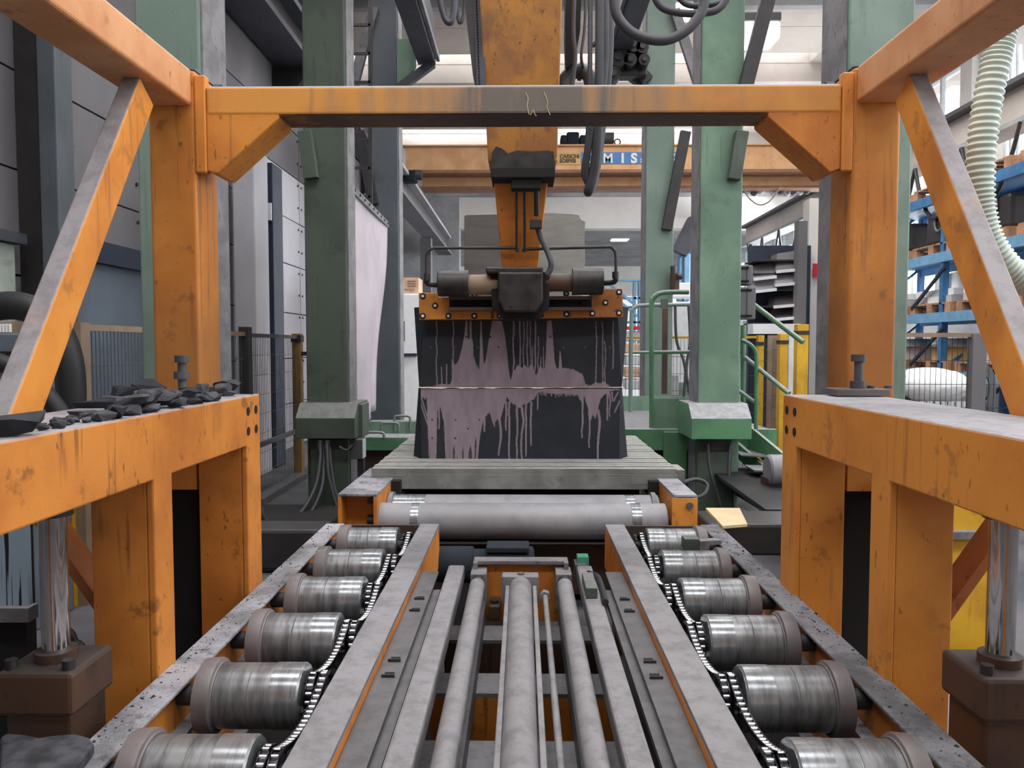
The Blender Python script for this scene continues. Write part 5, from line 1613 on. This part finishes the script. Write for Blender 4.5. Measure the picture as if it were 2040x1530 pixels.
# ------------------------------------------------------------------ far background behind table
wc = thing('white_machine', 'tall white machine cabinet behind blue-grey green column', 'cabinet', P(815, 840, 12.5))
MB().box(X(780, 12.5, 700), X(845, 12.5, 700), 12.5, 13.2, 0, Z(585, 12.5, 815)).obj('body', 'white', wc, 0.02)
MB().pbox(802, 640, 806, 680, 12.48, 0.03).obj('handle', 'grey_dark', wc)
MB().pbox(801, 704, 830, 709, 12.45, 0.06).obj('bar', 'navy', wc)
cbx = thing('cardboard_box', 'pinkish cardboard box on top of white machine cabinet', 'box', P(818, 596, 12.6))
MB().box(X(801, 12.6, 575), X(834, 12.6, 575), 12.6, 13.1, Z(585, 12.5, 815) + 0.003, Z(553, 12.6, 815)).obj('carton', 'card', cbx, 0.005)
for py in (559, 564, 569):
    MB().pbox(812, py, 828, py + 1, 12.59, 0.008).obj('print_line', 'beige', cbx)
text('FRAGILE', 806, 579, 4.2, 12.585, 'lettering', cbx, 'lettering', sx=0.9)
gw = struct(MB().box(X(1150, 20), X(1420, 20), 20.0, 20.2, 0, Z(590, 20)).obj('wall_low_white', 'white'))
bf = thing('blue_stairway', 'pale blue steel stair frame in the far hall', 'stairs', P(1230, 690, 16))
for px in (1262, 1272):
    MB().pbox(px, 560, px + 5, 690, 16, 0.15).obj('upright', 'blue_pale', bf)
for py in (557, 592, 610, 640):
    MB().pbox(1205, py, 1290, py + 4, 16, 0.1).obj('crossbar', 'blue_pale' if py < 600 else 'blue', bf)
MB().bar(P(1205, 560, 16), P(1275, 615, 16), 0.05, 0.05).obj('stair_rail', 'blue_pale', bf)
MB().bar(P(1200, 572, 16), P(1270, 630, 16), 0.05, 0.05).obj('stair_rail', 'blue_pale', bf)
bp = thing('blue_pipe_column', 'pale blue duct column seen between two green columns', 'column', P(1360, 580, 18))
MB().pbox(1352, 505, 1376, 600, 18, 0.3).obj('duct', 'blue_pale', bp, 0.03)
MB().pbox(1361, 505, 1364, 600, 17.98, 0.03).obj('seam', 'darksteel', bp)
MB().bar(P(1352, 505, 18), P(1385, 440, 18), 0.35, 0.3, (0, 1, 0)).obj('duct_arm', 'darksteel', bp)
pb_ = thing('pallet_stack', 'stack of pinkish bricks and white sacks past the platform', 'stack', P(1255, 780, 13))
for k in range(5):
    MB().pbox(1248 - k % 2 * 3, 660 + k * 24, 1282, 680 + k * 24, 13, 0.5).obj('layer', 'card' if k % 2 else 'offwhite', pb_, 0.02)
MB().pbox(1250, 650, 1282, 656, 12.95, 0.5).obj('red_strip', 'red', pb_)
wm = thing('pale_machine', 'large pale grey machine housing behind the handrail', 'machine', P(1360, 780, 12))
MB().box(X(1325, 12), X(1480, 12), 12, 13, 0, Z(608, 12)).obj('housing', 'offwhite', wm, 0.02)
MB().pbox(1340, 563, 1380, 592, 12.2, 0.5).obj('hood', 'white', wm, 0.02)
MB().pbox(1326, 762, 1390, 800, 11.95, 0.06).obj('plinth', 'green', wm)
MB().pbox(1333, 748, 1352, 787, 11.5, 0.2).obj('step_box', 'conc_grey', wm)
# grey hoppers under the beige runway
hp_ = []
for k, (a, b, c, d, m) in enumerate(((1545, 502, 1598, 545, 'wallpanel'), (1500, 525, 1545, 560, 'wallpanel'), (1542, 530, 1596, 572, 'wallpanel_l'), (1500, 546, 1545, 585, 'wallpanel_l'), (1540, 588, 1598, 615, 'flange'), (1544, 612, 1596, 640, 'flange'))):
    t = thing('stone_bin', ('tilted grey bin on top row near the column', 'tilted grey bin on top row away from column', 'pale tilted bin on second row near column', 'pale tilted bin on second row away from column', 'brown tilted bin on third row', 'brown tilted bin on lowest row')[k], 'bin', P((a + b) / 2, d, 13 + 0.3 * (k % 2)))
    Y = 13.0
    q = [P(a, d - 3, Y), P(c, d - 8, Y), P(c - 4, b - 4, Y + 0.3), P(a + 4, b + 3, Y + 0.3)]
    mb = MB()
    vs = q + [p + Vector((0, 0.35, 0.0)) for p in q]
    mb.add(vs, [(0, 1, 2, 3), (7, 6, 5, 4), (0, 4, 5, 1), (1, 5, 6, 2), (2, 6, 7, 3), (3, 7, 4, 0)])
    mb.obj('bin_body', m, t, 0.01)
    MB().bar(q[0] - Vector((0, 0.04, 0)), q[1] - Vector((0, 0.04, 0)), 0.05, 0.05).obj('bin_lip', 'offwhite', t)
dkw = thing('dark_racking', 'dark shelving carrying the tilted bins under beige runway', 'racking', P(1550, 660, 13.6))
MB().box(X(1490, 13.6), X(1612, 13.6), 13.6, 13.7, 0, Z(490, 13.6)).obj('back_panel', 'navy', dkw)
for py in (522, 548, 580, 612, 645):
    MB().box(X(1495, 13.2), X(1600, 13.2), 13.05, 13.6, Z(py + 2, 13.3), Z(py - 1, 13.3)).obj('shelf', 'iron', dkw)
MB().pbox(1588, 440, 1606, 800, 12.8, 0.2).obj('upright', 'wallpanel', dkw)
MB().pbox(1500, 645, 1595, 665, 12.7, 0.3).obj('white_ledge', 'white', dkw)
single(MB().pbox(1609, 395, 1640, 800, 13.8, 0.3), 'pillar_white', 'conc_white', 'white pillar beside the red sign', 'pillar')
single(MB().pbox(1620, 525, 1632, 552, 13.7, 0.03), 'fire_sign', 'red', 'small red sign on the white pillar', 'sign')

# ------------------------------------------------------------------ blue storage racks with pallets
RKX = 5.95
rkk = thing('storage_rack', 'blue pallet rack before the glazed wall', 'rack', (6.4, 10.5, 0))
levels = [1.24, 2.07, 2.92, 3.78]
for y in (8.7, 11.0, 13.4):
    for xx in (RKX, RKX + 0.9):
        MB().box(xx, xx + 0.09, y, y + 0.09, 0, 4.1).obj('upright', 'blue', rkk)
    for i in range(4):
        MB().bar((RKX + 0.05, y + .04, 0.3 + i * 0.95), (RKX + 0.9, y + .04, 1.0 + i * 0.95), 0.04, 0.04).obj('lattice_bar', 'blue', rkk)
for z_ in levels:
    for xx in (RKX - 0.02, RKX + 0.92):
        MB().box(xx, xx + 0.06, 8.2, 13.5, z_ - 0.14, z_).obj('shelf_beam', 'blue_pale' if z_ < 3 else 'blue', rkk)
    MB().box(RKX, RKX + 0.95, 8.2, 13.5, z_ - 0.03, z_ - 0.01).obj('shelf_deck', 'blue', rkk)
for (y0, z0) in ((10.95, 1.55), (10.95, 2.4)):
    MB().bar((RKX, y0, z0 + .3), (RKX, y0 + 0.9, z0 - .25), 0.035, 0.045).obj('knee_brace', 'navy', rkk)


def pallet(x, y, z_, label, nx=0.9, ny=1.1):
    t = thing('pallet', label, 'pallet', (x + nx / 2, y + ny / 2, z_), 'wooden pallets on the blue rack')
    for k in range(5):
        MB().box(x + 0.0, x + nx, y + k * ny / 5 + 0.02, y + (k + 1) * ny / 5 - 0.02, z_ + 0.115, z_ + 0.14).obj('board', 'wood', t)
    for k in range(3):
        for j in range(2):
            MB().box(x + j * (nx - 0.12), x + j * (nx - 0.12) + 0.12, y + k * (ny - 0.14) / 2, y + k * (ny - 0.14) / 2 + 0.14, z_ + 0.02, z_ + 0.114).obj('block', 'wood', t)
        MB().box(x, x + nx, y + k * (ny - 0.14) / 2, y + k * (ny - 0.14) / 2 + 0.14, z_ + 0.001, z_ + 0.02).obj('runner', 'wood', t)
    return t


pn = ('nearest', 'second', 'third', 'farthest')
ln_ = ('lowest', 'second', 'third', 'top')
for li, z_ in enumerate(levels):
    for k in range(4):
        pallet(RKX, 8.3 + k * 1.25, z_, '%s wooden pallet along %s level of the blue rack' % (pn[k], ln_[li]))
# goods on pallets
gi = 0
gr = random.Random(5)
for li, z_ in enumerate(levels):
    for k in range(4):
        y0 = 8.35 + k * 1.25
        zz = z_ + 0.142
        if li == 1:
            for j in range(2):
                for q in range(3):
                    t = MB().box(RKX + 0.05 + gr.random() * .03, RKX + 0.75, y0 + q * 0.34 + 0.01, y0 + q * 0.34 + 0.32, zz + j * 0.1, zz + j * 0.1 + 0.095)
                    single(t, 'stone_tile_pack', 'white' if (q + j) % 2 else 'wallpanel_l', 'pale pack of stone tiles on a second-level pallet of blue rack', 'tile pack', None, 'tile packs on the second rack level')
            for q in range(3):
                if k in (1, 2):
                    c_ = MB().cyl((RKX + 0.2, y0 + 0.15 + q * 0.2, zz + 0.196), (RKX + 0.2, y0 + 0.15 + q * 0.2, zz + 0.42), 0.08, 14)
                    single(c_, 'white_canister', 'white', 'white cylindrical canister standing on tile packs of blue rack', 'canister', None, 'white canisters on the second rack level')
        elif li == 0:
            r0 = 0.28 + 0.1 * gr.random()
            t = thing('wire_drum', '%s round drum of goods on lowest level of the blue rack' % pn[k], 'drum', (RKX + 0.45, y0 + 0.5, zz))
            MB().cyl((RKX + 0.45, y0 + 0.5, zz), (RKX + 0.45, y0 + 0.5, zz + 0.2), r0, 20).obj('drum_body', ('card', 'offwhite', 'signcream', 'sheet')[k], t)
            MB().cyl((RKX + 0.45, y0 + 0.5, zz + 0.2), (RKX + 0.45, y0 + 0.5, zz + 0.32), r0 * 1.25, 20, r0 * 0.7).obj('drum_lid', 'conc_grey', t)
        elif li == 2:
            t = thing('black_grab', '%s dark machine part with ring handle on third level of blue rack' % pn[k], 'machine part', (RKX + 0.45, y0 + 0.5, zz))
            MB().box(RKX + 0.1, RKX + 0.8, y0 + 0.1, y0 + 0.85, zz, zz + 0.45).obj('body', 'iron', t, 0.06)
            MB().tube([(RKX + 0.08, y0 + 0.45 + 0.11 * math.cos(a * 0.7), zz + 0.32 + 0.13 * math.sin(a * 0.7)) for a in range(10)], 0.018, 8, 2).obj('ring_handle', 'grey', t)
            if k % 2:
                MB().cyl((RKX + 0.2, y0 + 0.95, zz), (RKX + 0.2, y0 + 0.95, zz + 0.6), 0.09, 14).obj('white_tube', 'offwhite', t)
bluebox = single(MB().box(7.0, 7.6, 9.0, 10.7, 0.0, 2.9), 'blue_machine', 'blue_pale', 'bright blue machine housing behind the pallet rack', 'machine', None, None, 0.03)
single(MB().box(X(1782, 8.6), X(1829, 8.6), 8.6, 9.3, 0, Z(748, 8.6, 1820)), 'waste_bin', 'bin', 'dark teal waste container behind mesh fence', 'container', None, None, 0.02)
bgw = thing('bulk_bag', 'white bulging bulk bag on a grey crate behind mesh fence', 'bag', P(1885, 830, 8.3))
mb = MB()
nn = 18
for j in range(nn + 1):
    th = math.pi * j / nn
    for i in range(nn * 2):
        ph = math.pi * i / nn
        r = 1 + 0.10 * N1(i * 0.9 + j * 1.3) * math.sin(th)
        q = Vector((0.42 * math.sin(th) * math.cos(ph), 0.35 * math.sin(th) * math.sin(ph), 0.20 * math.cos(th))) * r
        c0 = P(1890, 775, 8.3)
        mb.v.append(Vector((c0.x, c0.y + 0.4, c0.z + 0.02)) + q)
for j in range(nn):
    for i in range(nn * 2):
        a = j * nn * 2 + i
        b = j * nn * 2 + (i + 1) % (nn * 2)
        mb.f.append([a, b, b + nn * 2, a + nn * 2])
        mb.sm.append(True)
mb.obj('bag_body', 'bag', bgw)
crt = thing('slatted_crate', 'grey slatted crate under the white bulk bag', 'crate', P(1885, 830, 8.3))
zc = P(1890, 800, 8.3).z
for k in range(9):
    q = X(1834, 8.3, 800) + k * 0.075
    MB().box(q, q + 0.045, 8.28, 8.31, 0, zc).obj('slat', 'offwhite', crt)
MB().box(X(1832, 8.3), X(1955, 8.3), 8.31, 9.0, zc - 0.12, zc - 0.05).obj('tray', 'conc_grey', crt)
MB().box(X(1832, 8.3), X(1955, 8.3), 8.9, 9.0, 0, zc - 0.12).obj('back_board', 'conc_grey', crt)
coil = thing('cable_coil', 'grey cable coil hung on fence post', 'cable', P(1955, 770, 7.4))
for k in range(6):
    MB().tube([P(1955 + (9 + k * 2) * math.cos(a * 0.5) + 8, 775 + (26 + k * 4) * math.sin(a * 0.5), 7.56 + k * 0.01) for a in range(14)], 0.012, 6, 2).obj('turn', 'wallpanel', coil)
for k, px in enumerate((2004, 2016, 2030)):
    single(MB().tube([P(px, 70 + 10 * k, 11.8), P(px, 640, 11.8)], 0.04, 10, 1), 'conduit', 'offwhite', ('slim grey conduit nearest the ribbed hose on pale wall', 'middle grey conduit on the pale wall', 'outermost grey conduit on the pale wall')[k], 'conduit')
single(MB().box(X(1990, 12.0), 8.0, 12.0, 12.3, 0, 6.5), 'pillar_pale', 'conc_white', 'white wall pier carrying grey conduits', 'pillar')
